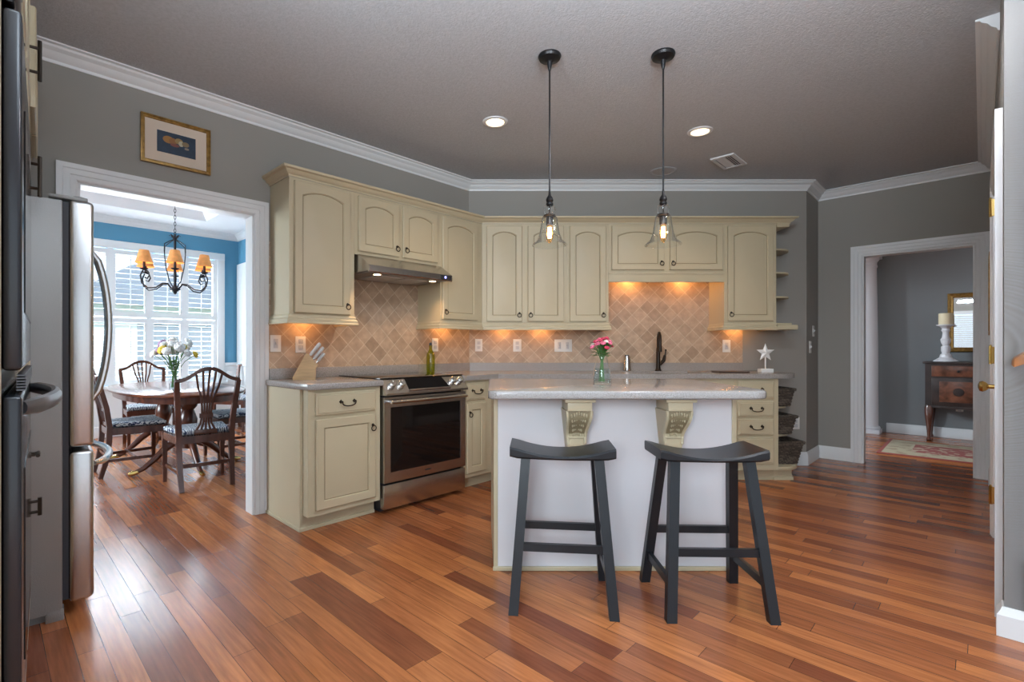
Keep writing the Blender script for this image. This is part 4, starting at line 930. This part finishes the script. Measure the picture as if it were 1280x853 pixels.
# ================================================================== SMALL KITCHEN THINGS
def plate(W, x0, x1, z0, z1, label, kind, y=-.009, gang=1):
    t = thing('wall_switch' if kind == 'switch' else 'wall_outlet', label, 'switch' if kind == 'switch' else 'outlet', at(W, (x0 + x1) / 2, y, (z0 + z1) / 2), W[1], 'white wall plates')
    w_, h_ = (x1 - x0) / 2, (z1 - z0) / 2
    mb = MB(); mb.box(-w_, w_, -.006, -.0005, -h_, h_, .003); mb.build('cover_plate', 'plate', t)
    for g in range(gang):
        cx = (g - (gang - 1) / 2) * (2 * w_ / gang) * .9
        if kind == 'switch':
            mb = MB(); mb.box(cx - .016, cx + .016, -.008, -.005, -.033, .033, .001); mb.loft([[(cx - .006, -.008, -.010), (cx + .006, -.008, -.010), (cx + .006, -.008, .010), (cx - .006, -.008, .010)], [(cx - .004, -.017, .002), (cx + .004, -.017, .002), (cx + .004, -.017, .009), (cx - .004, -.017, .009)]]); mb.build('toggle', 'plateslot', t)
        else:
            for z in (-.022, .022):
                mb = MB(); mb.box(cx - .016, cx + .016, -.0085, -.005, z - .016, z + .016, .004); mb.build('receptacle', 'plateslot', t)
plate(LW, -1.935, -1.858, 1.121, 1.240, 'white light switch plate nearest the dining doorway casing', 'switch')
plate(LW, -1.753, -1.674, 1.114, 1.234, 'white outlet on the tiles behind the knife block', 'outlet')
plate(LW, -.472, -.401, 1.117, 1.237, 'white outlet on the tiles behind the green bottle', 'outlet')
plate(BW, -.063, .008, 1.115, 1.236, 'white outlet on the back tiles nearest the corner', 'outlet')
plate(BW, .308, .388, 1.113, 1.234, 'white outlet on the back tiles left of the wide plate', 'outlet')
plate(BW, .711, .882, 1.111, 1.232, 'wide double-gang white plate on the back tiles left of the vase', 'switch', gang=2)
plate(BW, 2.352, 2.43, 1.107, 1.228, 'white switch plate on the tiles left of the white star', 'switch')
plate(BW, 3.032, 3.11, .353, .470, 'white outlet low on the wall right of the baskets', 'outlet', y=0)
VW = ((3.18, 4.87), PI / 4)
plate(VW, .235, .305, 1.265, 1.376, 'upper white switch plate on the narrow angled wall', 'switch', y=0)
plate(VW, .10, .18, 1.097, 1.217, 'lower white switch plate on the narrow angled wall', 'switch', y=0)

t = thing('framed_picture', 'gold-framed fruit picture with cream mat above the dining doorway', 'picture', at(LW, -2.51, -.003, 2.408), LW[1])
w_, h_ = .189, .144
mb = MB()
prof = [(0, 0), (0, .024), (.008, .026), (.012, .018), (.018, .018), (.022, .012), (.022, 0)]
mb.loft([[(sx * (w_ - o), -d_, sz * (h_ - o)) for o, d_ in prof] for sx, sz in ((-1, -1), (1, -1), (1, 1), (-1, 1))], closed=True); mb.build('picture_frame', 'gold', t, smooth=20)
mb = MB(); mb.box(-w_ + .02, w_ - .02, -.010, -.001, -h_ + .02, h_ - .02); mb.build('mat_board', 'mat', t, smooth=0)
mb = MB(); mb.box(-.105, .105, -.0115, -.0101, -.064, .066); mb.build('fruit_print', fruit_art_mat(), t, smooth=0)

# knife block on the left counter
t = thing('knife_block', 'slanted wooden knife block on the left counter', 'knife block', at(LW, -1.74, -.20, CT1), LW[1] - math.radians(30))
mb = MB(); mb.loft([[(x, y, z) for x, z in ((-.10, 0), (.045, 0), (.045, .075), (.062, .10), (-.005, .185), (-.02, .178), (-.105, .015))] for y in (-.05, .05)]); mb.build('block', 'blockwood', t, smooth=0)
kd = Vector((.62, 0, .78)).normalized(); kp = Vector((.78, 0, -.62)).normalized()
kn = 0
for a, y, ln in ((.020, -.03, .11), (.020, 0, .10), (.020, .03, .105), (.055, -.028, .095), (.055, .004, .10), (.055, .032, .09), (.085, -.02, .07), (.085, .02, .07)):
    p0 = Vector((-.005, y, .185)) + kp * a - kd * .004; p1 = p0 + kd * ln
    k = thing('kitchen_knife', 'pale-handled kitchen knife standing in the wooden block', 'knife', at((at(LW, -1.74, -.20)[:2], LW[1] - math.radians(30)), 0, 0, CT1), LW[1] - math.radians(30), 'knives in the block')
    mb = MB(); mb.tube([p0 - kd * .03, p0 + kd * .002], .006, 6); mb.build('bolster', 'chrome', k)
    mb = MB(); mb.tube([p0, p0 + kd * ln * .2, p0 + kd * ln * .5, p0 + kd * ln * .85, p1], [.009, .0115, .010, .0125, .009], 8); mb.build('handle', 'plateslot', k)

# green bottle
t = thing('glass_bottle', 'green glass oil bottle on the counter at the right of the range', 'bottle', at(LW, -.585, -.13, CT1), LW[1])
mb = MB(); mb.lathe([(.030, .001), (.036, .006), (.037, .03), (.037, .150), (.033, .172), (.020, .195), (.0135, .21), (.0130, .235), (.0145, .237), (.0145, .243)], n=24); mb.build('bottle_body', 'oil', t)
mb = MB(); mb.lathe([(.012, .243), (.0125, .262), (.008, .264), (.006, .268)], n=14); mb.build('stopper', 'gasket', t)

# tumbler / soap dispenser, faucet, board, star
o = MB(); o.lathe([(.036, 0), (.038, .006), (.038, .014), (.030, .135), (.026, .145), (.024, .146)], n=24); o.lathe([(.0385, .004), (.0385, .012)], n=24, cap=False)
t = thing('soap_dispenser', 'tapered stainless dispenser beside the sink', 'dispenser', (1.395, 4.778, CT1))
o.build('dispenser_body', 'steel', t)
mb = MB(); mb.lathe([(.022, .146), (.022, .152), (.008, .154)], n=16); mb.build('dispenser_cap', 'gasket', t)
t = thing('faucet', 'dark bronze pull-down kitchen faucet behind the sink', 'faucet', (1.70, 4.79, CT1))
mb = MB(); mb.lathe([(.030, 0), (.030, .008), (.022, .016), (.019, .05), (.017, .2), (.0165, .22)], n=18)
P = [(0, 0, .2), (0, 0, .28)] + [(-.035 * (1 - math.cos(a)) / 2, -.075 * (1 - math.cos(a)), .28 + .085 * math.sin(a)) for a in [PI * i / 12 for i in range(1, 13)]] + [(-.037, -.152, .24)]
mb.tube(P, .0135, 12); mb.build('spout', 'bronze', t)
mb = MB(); mb.tube([(-.037, -.152, .265), (-.038, -.154, .22), (-.040, -.156, .185)], [.015, .018, .022], 12); mb.build('spray_head', 'bronze', t)
mb = MB(); mb.tube([(.012, -.004, .06), (.05, -.01, .10), (.06, -.012, .15)], [.014, .017, .012], 10); mb.tube([(.06, -.012, .14), (.068, -.014, .195)], [.008, .006], 8); mb.ball((.068, -.014, .20), .010, sub=2); mb.build('lever', 'bronze', t)
mb = MB(); mb.prism([(2.09, 4.38), (2.36, 4.38), (2.36, 4.60), (2.12, 4.60)], CT1 + .001, CT1 + .012, .003)
tag(mb.build('cutting_board', 'tray'), 'thin dark board lying on the back counter', 'board')
t = thing('star_ornament', 'white star on a stand at the right end of the back counter', 'ornament', (2.578, 4.52, CT1))
mb = MB(); mb.box(-.055, .055, -.035, .035, 0, .032, .003); mb.build('stand_base', 'white', t)
mb = MB(); mb.tube([(0, 0, .03), (0, 0, .14)], .006, 8); mb.build('stand_rod', 'white', t)
mb = MB(); ring = [(math.sin(PI * i / 5) * (.086 if i % 2 == 0 else .036), math.cos(PI * i / 5) * (.086 if i % 2 == 0 else .036)) for i in range(10)]
rv = [mb.v((x, 0, .178 + z)) for x, z in ring]; fr = mb.v((0, -.02, .178)); bk = mb.v((0, .02, .178))
for i in range(10): mb.f([rv[i], rv[(i + 1) % 10], fr]); mb.f([rv[(i + 1) % 10], rv[i], bk])
mb.build('star', 'white', t, smooth=0)
# small items on the upper end shelves
t = thing('glass_cloche', 'small clear glass dome on the highest open end shelf', 'cloche', (2.745, 4.72, 2.0625))
mb = MB(); mb.lathe([(.034, .006), (.036, .05), (.030, .085), (.010, .10), (.009, .108), (.004, .114)], n=18); mb.build('dome', 'glass', t)
mb = MB(); mb.lathe([(.040, 0), (.042, .006), (.01, .006)], n=18); mb.build('dish', 'white', t)
t = thing('trinket_jar', 'small brown jar on the middle open end shelf', 'jar', (2.735, 4.70, 1.8485))
mb = MB(); mb.lathe([(.018, 0), (.026, .012), (.026, .034), (.016, .044)], n=16); mb.build('jar_body', 'rail', t)
mb = MB(); mb.lathe([(.018, .044), (.015, .052), (.004, .058)], n=14); mb.build('lid', 'bronze', t)

# flowers --------------------------------------------------------------------
def vase(x, y, z, label, prof, wl):
    t = thing('glass_vase', label, 'vase', (x, y, z))
    mb = MB(); mb.lathe(prof, n=28, cap=False); mb.lathe([(prof[0][0], .001), (prof[0][0] * .9, .012)], n=28); mb.build('vase_wall', 'glass', t)
    mb = MB(); mb.lathe([(r * .9, zz) for r, zz in prof if .008 < zz < wl], n=24); mb.build('water', 'water', t)
def bloom(mb, c, r, d, petals=7):
    q = Vector((0, 0, 1)).rotation_difference(Vector(d).normalized()).to_matrix().to_4x4()
    M0 = mb.M; mb.M = Matrix.Translation(c) @ q
    for ring_, (rr, zz, sc, n) in enumerate(((.55, 0, .55, petals), (.28, .28, .45, max(4, petals - 2)))):
        for k in range(n):
            a = 2 * PI * (k + .5 * ring_) / n; mb.ball((r * rr * math.cos(a), r * rr * math.sin(a), r * zz), r * sc, (1, 1, .7), 1, .06)
    mb.ball((0, 0, r * .4), r * .35, sub=1); mb.M = M0
def bouquet(x, y, z, label, neck_z, spec, leaves, stem_r=.002, cz=0.0):
    t = thing('flower_bouquet', label, 'flowers', (x, y, z))
    mb = MB()
    for (px, py, pz, r, m) in spec: mb.tube([(px * .12 + random.uniform(-.012, .012), py * .12, .015), (px * .1, py * .1, neck_z * .8), (px * .5, py * .5, neck_z + (pz - neck_z) * .5), (px, py, pz)], stem_r, 5)
    mb.build('stems', 'leaf', t)
    for (px, py, pz, r, m) in spec:
        mb = MB(); bloom(mb, (px, py, pz), r, (px, py, .08)); o = mb.build('blossom', m, t, smooth=60); o['label'] = m.replace('petal', '').replace('pale', 'pale pink') + ' blossom'
    mb = MB()
    for k in range(leaves):
        a = random.uniform(0, 2 * PI); r0 = random.uniform(.02, .055); zz = neck_z + random.uniform(-.01, .06); L = random.uniform(.03, .055)
        d = Vector((math.cos(a), math.sin(a), random.uniform(-.2, .9))).normalized(); s_ = Vector((-math.sin(a), math.cos(a), 0)) * L * .28
        p0 = Vector((r0 * .5 * math.cos(a), r0 * .5 * math.sin(a), zz)); p1 = p0 + d * L * .5 + Vector((0, 0, .005)); p2 = p0 + d * L
        v = [mb.v(q) for q in (p0, p1 + s_, p2, p1 - s_)]; u = mb.v(p1 + Vector((0, 0, -.004)))
        mb.f([v[0], v[1], u]); mb.f([v[1], v[2], u]); mb.f([v[2], v[3], u]); mb.f([v[3], v[0], u])
    mb.build('foliage', 'leaf', t, smooth=60)
vx, vy = .682, 2.82
vase(vx, vy, .9442, 'clear glass vase of pink flowers on the island', [(.050, 0), (.052, .01), (.050, .05), (.046, .09), (.034, .13), (.026, .155), (.030, .172), (.034, .176)], .10)
sp = []
random.seed(3)
for k in range(26):
    a = k * 2.4; rr = .062 * math.sqrt((k + .5) / 26); m = ['red', 'pink', 'red', 'palepetal', 'pink', 'red', 'pink'][k % 7]
    sp.append((rr * math.cos(a), rr * math.sin(a), .205 + .055 * (1 - (rr / .062) ** 2) + random.uniform(-.012, .012), random.uniform(.012, .017), m))
bouquet(vx, vy, .9442, 'bouquet of pink, red and pale carnations in the island vase', .165, sp, 46)

# handrail and skirt at the right edge
mb = MB()
sw = ((2.09, 1.99), -PI / 4)      # local x along the stair wall to the right, local y into it
pr_ = [(-.028, -.02), (.028, -.02), (.030, .0), (.022, .02), (0, .028), (-.022, .02), (-.030, 0)]
mb.loft([[(x + 0, -.075 + a * k, z + b * k) for a, b in pr_] for x, z, k in ((.018, 1.090, .35), (.024, 1.092, .8), (.05, 1.108, 1), (.9, 1.70, 1))])
t = thing('stair_handrail', 'honey-brown wooden stair handrail on the right wall', 'handrail', at(sw, 0, 0), sw[1])
mb.build('rail', 'rail', t, smooth=40)
mb = MB()
for x in (.2, .75): mb.tube([(x, -.002, 1.16 + (x - .05) * .69 - .06), (x, -.05, 1.15 + (x - .05) * .69 - .07), (x, -.075, 1.108 + (x - .05) * .69 - .02)], .007, 8)
mb.build('bracket', 'brass', t)
mb = MB(); mb.loft([[(x, y, z) for x, z in ((.055, .12), (.055, .315), (1.2, 1.1), (1.2, .12))] for y in (-.03, -.001)]); struct(mb.build('trim_14', 'trim', loc=at(sw, 0, 0), rz=sw[1], smooth=0), 'white stair skirt board')

# framed picture on the pantry wall, seen edge on
t = thing('framed_picture', 'thin wooden-framed picture seen edge on beside the right doorway', 'picture', at(PW, 2.1, .002, 1.52), PW[1])
mb = MB()
for q in ((-.2, .2, .25, .28), (-.2, .2, -.28, -.25), (-.2, -.17, -.25, .25), (.17, .2, -.25, .25)): mb.box(q[0], q[1], 0, .022, q[2], q[3], .003)
mb.build('picture_frame', 'gold', t)
mb = MB(); mb.box(-.17, .17, .002, .008, -.25, .25); mb.build('print', 'mat', t, smooth=0)

# ================================================================== HALL THINGS
t = thing('console_cabinet', 'dark antique wooden console on cabriole legs in the hall', 'console', at(RW, .72, HY - .02, 0), RW[1])
w, dp = 1.25, .42
mb = MB(); mb.box(-.025, w + .025, -dp - .025, 0, .955, .98, .008); mb.build('console_top', 'consolewood', t)
mb = MB(); mb.box(0, w, -dp, 0, .42, .955); mb.box(-.004, w + .004, -dp - .006, -.001, .41, .435, .004); mb.build('console_case', 'consolewood', t, smooth=20)
for a, b in ((.06, .54), (.60, w - .06)):
    mb = MB(); mb.box(a, b, -dp - .012, -dp - .001, .80, .93, .004); d = mb.build('drawer', 'burl', t)
    mb = MB(); mb.ball(((a + b) / 2, -dp - .02, .865), .014, sub=2); mb.build('knob', 'black', d)
for a, b in ((.06, .54), (.62, w - .06)):
    mb = MB(); mb.box(a, b, -dp - .010, -dp - .001, .45, .78, .004); mb.build('door_frame', 'consolewood', t)
    mb = MB(); mb.box(a + .07, b - .07, -dp - .014, -dp - .009, .49, .74, .003); d = mb.build('door_panel', 'burl', t)
    mb = MB(); mb.M = Matrix.Translation(((a + b) / 2, -dp - .014, .615)) @ Matrix.Rotation(PI / 2, 4, 'X'); mb.lathe([(.05, 0), (.046, .004), (.02, .006)], n=16); mb.build('inlay_medallion', 'consolewood', d)
for x in (.035, w - .035):
    for y in (-dp + .03, -.05):
        mb = MB(); fo = -.03 if y < -.2 else .0
        mb.tube([(x, y, .43), (x, y + fo * .5, .36), (x, y + fo * .7, .27), (x, y + fo * .1, .12), (x, y + fo * .2, .05), (x, y + fo * .9, .022), (x, y + fo * 1.2, .008)], [.042, .045, .036, .022, .018, .026, .024], 8)
        mb.build('cabriole_leg', 'mahog', t, smooth=50)
mb = MB()
mb.lathe([(.12, 0), (.115, .012), (.085, .03), (.06, .05), (.055, .08), (.035, .10), (.045, .13), (.045, .18), (.03, .20), (.045, .235), (.05, .27), (.035, .30), (.03, .36), (.042, .385), (.035, .41), (.06, .435), (.09, .448), (.092, .458), (.02, .460)], n=20)
cx_, cy_, _ = at(RW, .90, HY - .22)
tag(mb.build('candle_holder', 'islandpaint', loc=(cx_, cy_, .981)), 'turned white candle holder on the hall console', 'candle holder')
t = thing('pillar_candle', 'cream pillar candle on the white holder in the hall', 'candle', (cx_, cy_, .981 + .4605))
mb = MB(); mb.lathe([(.066, 0), (.068, .004), (.068, .135), (.062, .138), (.02, .132)], n=22); mb.build('wax', 'candle', t)
mb = MB(); mb.tube([(0, 0, .13), (.002, 0, .148)], .002, 5); mb.build('wick', 'gasket', t)
t = thing('wall_mirror', 'gilt-framed mirror hanging above the hall console', 'mirror', at(RW, 1.24, HY - .002, 1.468), RW[1])
w_, h_ = .33, .37; prof = [(0, 0), (0, .02), (.014, .032), (.035, .022), (.05, .026), (.058, .012), (.058, 0)]
mb = MB(); mb.loft([[(sx * (w_ - o), -d_, sz * (h_ - o)) for o, d_ in prof] for sx, sz in ((-1, -1), (1, -1), (1, 1), (-1, 1))], closed=True); mb.build('mirror_frame', 'gold', t, smooth=20)
mb = MB(); mb.box(-w_ + .05, w_ - .05, -.009, -.001, -h_ + .05, h_ - .05); mb.build('mirror_glass', 'mirror', t, smooth=0)
# rug: long side parallel to the hall walls
mb = MB(); hx, hy = 1.15, .56; mb.box(-hx, hx, -hy, hy, 0, .011, .003)
o = mb.build('area_rug', rug_mat(hx, hy), loc=at(RW, 1.55, 1.28, .0005), rz=RW[1]); tag(o, 'red and beige oriental rug on the hall floor', 'rug')
plate(RW, .985, 1.055, .345, .415, 'white outlet low on the hall wall under the console', 'outlet', y=HY)

# ================================================================== DINING THINGS
DC = (-3.13, 5.08)
t = thing('dining_table', 'oval mahogany double-pedestal dining table', 'table', (DC[0], DC[1], 0), -PI / 4)   # local x = long axis toward the kitchen
a_, b_ = 1.08, .53
ov = lambda k, z, g=0: [((a_ + g) * math.copysign(abs(math.cos(q)) ** .82, math.cos(q)), (b_ + g) * math.copysign(abs(math.sin(q)) ** .82, math.sin(q)), z) for q in [2 * PI * i / k for i in range(k)]]
mb = MB(); mb.loft([ov(56, .722, -.012), ov(56, .728, 0), ov(56, .742, .004), ov(56, .75, -.006)]); mb.build('tabletop', 'tablewood', t, smooth=40)
mb = MB(); mb.loft([ov(48, .665, -.05), ov(48, .7215, -.045)]); mb.build('apron', 'mahog', t, smooth=40)
for px_, s in ((.46, 1), (-.46, -1)):
    mb = MB(); mb.lathe([(.02, .19), (.06, .20), (.072, .25), (.072, .30), (.05, .33), (.055, .36), (.075, .42), (.08, .47), (.06, .53), (.05, .56), (.075, .59), (.085, .62), (.095, .664)], (px_, 0, 0), 20); ped = mb.build('pedestal', 'mahog', t, smooth=40)
    for an in (0 if s > 0 else PI, PI / 2, -PI / 2):
        c, q = math.cos(an), math.sin(an)
        pts = [(.05, .27), (.12, .26), (.20, .20), (.28, .12), (.36, .055), (.43, .028)]
        mb = MB(); mb.tube([(px_ + r_ * c, r_ * q, z_) for r_, z_ in pts], [.036, .036, .032, .027, .022, .019], 8); lg = mb.build('pedestal_leg', 'mahog', ped, smooth=50)
        mb = MB(); mb.tube([(px_ + r_ * c, r_ * q, z_) for r_, z_ in ((.40, .034), (.44, .024), (.475, .022))], [.022, .024, .016], 8); mb.build('brass_cap', 'brass', ped, smooth=50)

def dining_chair(first=None):
    t = thing('dining_chair', '', 'chair', (0, 0, 0), 0, 'dining chairs')
    # faces +y
    for s in (-1, 1):
        mb = MB(); mb.bar((s * .225, .205, 0), (s * .225, .205, .43), .026, .026, .042, .042); mb.build('leg', 'mahog', t, smooth=0)
        mb = MB(); mb.tube([(s * .185, -.275, 0), (s * .19, -.235, .15), (s * .195, -.215, .32), (s * .195, -.212, .45), (s * .205, -.235, .62), (s * .218, -.275, .78), (s * .225, -.305, .885)], [.024, .027, .030, .030, .028, .026, .024], 4, up=(1, 0, 0)); mb.build('leg', 'mahog', t, smooth=20)
    mb = MB(); mb.loft([[(-.245, .225, z), (.245, .225, z), (.21, -.225, z), (-.21, -.225, z)] for z in (.375, .435)]); mb.build('seat_frame', 'mahog', t, smooth=0)
    mb = MB(); mb.prism([(-.235, .215), (.235, .215), (.185, -.19), (-.185, -.19)], .4355, .48, .02, 3); mb.build('seat', 'zebra', t)
    zc = lambda x: .885 + .095 * math.exp(-(abs(x) / .135) ** 2.6)
    N = 24; mb = MB(); L = []
    for i in range(N + 1):
        x = -.235 + .47 * i / N; z = zc(x); y = -.302 - .02 * (1 - (x / .235) ** 2); h = .026
        L.append([(x, y - .011, z - h * .6), (x, y + .011, z - h * .6), (x, y + .011, z + h * .6), (x, y - .011, z + h * .6)])
    mb.loft(L); mb.build('crest_rail', 'mahog', t, smooth=25)
    mb = MB()
    yb = lambda z: -.205 - .115 * max(0, (z - .48) / .42) ** 1.25
    for k in range(-2, 3):
        xt = k * .047; zt = zc(xt) - .01
        P = [(k * .034, .475), (k * .020, .53), (k * .016, .60), (k * .0185, .68), (k * .025, .76), (k * .037, .83), (xt, zt)]
        mb.tube([(x, yb(z), z) for x, z in P], .0105, 4, up=(1, 0, 0), flat=.8)
    mb.box(-.05, .05, yb(.59) - .009, yb(.59) + .009, .575, .612); mb.box(-.085, .085, -.222, -.196, .44, .478, .004)
    mb.build('splat', 'mahog', t, smooth=30)
    for s in (-1, 1):
        mb = MB(); mb.bar((s * .222, .205, .15), (s * .19, -.235, .15), .018, .026); mb.build('stretcher', 'mahog', t, smooth=0)
    mb = MB(); mb.bar((-.208, -.02, .152), (.208, -.02, .152), .018, .026); mb.build('stretcher', 'mahog', t, smooth=0)
    mb = MB(); mb.bar((-.19, -.232, .20), (.19, -.232, .20), .018, .024); mb.build('stretcher', 'mahog', t, smooth=0)
    return t
proto = dining_chair()
def facing(dx, dy): return math.atan2(dy, dx) - PI / 2
spots = [  # (seat centre, facing, label)
    ((-2.26 - .7071 * .22, 4.09 + .7071 * .22 + .02), facing(-.66, .75), 'mahogany fan-back dining chair nearest the kitchen doorway, its back toward it'),
    ((-3.46 + .7071 * .26, 4.50 + .7071 * .26), facing(.7071, .7071), 'mahogany dining chair beside the refrigerator, seen from the side'),
    ((-3.13 - .7071 * 1.18, 5.08 + .7071 * 1.18), facing(.7071, -.7071), 'mahogany dining chair at the far head of the table facing the kitchen'),
    ((-2.567 - .7071 * .12, 5.393 - .7071 * .12), facing(-.7071, -.7071), 'mahogany dining chair on the right side of the table by the door casing'),
    ((-3.42, 7.0), facing(-.2, -1), 'mahogany dining chair standing against the far right corner behind the table'),
]
for i, ((x, y), rz, lab) in enumerate(spots):
    o = proto if i == 0 else copy_tree(proto)
    o.location = (x, y, 0); o.rotation_euler = (0, 0, rz); o['label'] = lab

# chandelier
t = thing('chandelier', 'wrought iron chandelier with amber shades over the dining table', 'chandelier', (DC[0], DC[1], 0), math.atan2(-DC[1], -DC[0]))
mb = MB(); zz = 2.30
while zz < 3.06:
    k = int((zz - 2.30) / .034); ax = (1, 0) if k % 2 else (0, 1)
    mb.tube([(ax[0] * .009 * math.cos(q), ax[1] * .009 * math.cos(q), zz + .012 + .021 * math.sin(q)) for q in [2 * PI * i / 10 for i in range(10)]], .0028, 5, closed=True); zz += .034
mb.lathe([(.06, 3.078), (.058, 3.06), (.012, 3.05)], n=16)
mb.build('chain', 'iron', t)
mb = MB(); mb.lathe([(.004, 1.695), (.014, 1.705), (.02, 1.72), (.045, 1.735), (.05, 1.755), (.02, 1.77), (.012, 1.80), (.016, 1.86), (.012, 1.95), (.010, 2.10), (.012, 2.24), (.02, 2.26), (.012, 2.29), (.005, 2.30)], n=14); mb.build('stem', 'iron', t)
mb = MB()
for k in range(4):
    an = PI / 4 + k * PI / 2
    mb.tube([(r_ * math.cos(an), r_ * math.sin(an), z_) for r_, z_ in ((.02, 1.76), (.07, 1.83), (.115, 1.98), (.13, 2.12), (.125, 2.19), (.07, 2.225), (.02, 2.25))], .0045, 6)
for k in range(5):
    an = 2 * PI * k / 5; mb.tube([(r_ * math.cos(an), r_ * math.sin(an), z_) for r_, z_ in ((.01, 2.26), (.035, 2.30), (.055, 2.285))], [.006, .008, .002], 5)
mb.build('basket_scrolls', 'iron', t)
for k in range(6):
    an = PI * k / 3; c, s = math.cos(an), math.sin(an)
    mb = MB(); R_ = .295
    mb.tube([(r_ * .82 * c, r_ * .82 * s, z_) for r_, z_ in ((.03, 1.74), (.09, 1.80), (.15, 1.795), (.23, 1.745), (.32, 1.735), (.385, 1.78), (.40, 1.85), (.37, 1.905), (.32, 1.90), (.30, 1.86), (.325, 1.825), (.355, 1.835))], .007, 7)
    mb.lathe([(.006, 1.90), (.034, 1.915), (.036, 1.922), (.012, 1.925), (.012, 1.99)], (R_ * c, R_ * s, 0), 12)
    ar = mb.build('arm', 'iron', t, smooth=50)
    mb = MB(); mb.lathe([(.078, 1.975), (.070, 1.995), (.055, 2.04), (.042, 2.095), (.040, 2.098), (.0395, 2.095), (.053, 2.04), (.068, 1.996)], (R_ * c, R_ * s, 0), 16, cap=False); mb.build('lamp_shade', 'shade', ar, smooth=60)
    P_ = Matrix.Rotation(math.atan2(-DC[1], -DC[0]), 4, 'Z') @ Vector((R_ * c, R_ * s, 2.02))
    lamp('chandelier_glow', 'POINT', (DC[0] + P_.x, DC[1] + P_.y, 2.02), 1.0, (1, .6, .3), shadow_soft_size=.02)

# flowers on the dining table
fx, fy = -2.98, 4.83
vase(fx, fy, .7505, 'clear glass vase of mixed flowers on the dining table', [(.045, 0), (.047, .01), (.046, .06), (.050, .14), (.062, .19), (.066, .196)], .12)
random.seed(11); sp = []
for k in range(24):
    a = k * 2.4; rr = .20 * math.sqrt((k + .5) / 24); m = ['whitepetal', 'whitepetal', 'whitepetal', 'yellow', 'lilac', 'whitepetal'][k % 6]
    px_, py_ = rr * math.cos(a), rr * math.sin(a)
    if m == 'lilac': px_ = -abs(px_) - .03
    sp.append((px_, py_, (.34 + .11 * (1 - (rr / .2) ** 2) + random.uniform(-.04, .04)), random.uniform(.034, .05), m))
bouquet(fx, fy, .7505, 'bouquet of white, yellow and lilac flowers in the dining table vase', .20, sp, 70, stem_r=.003)
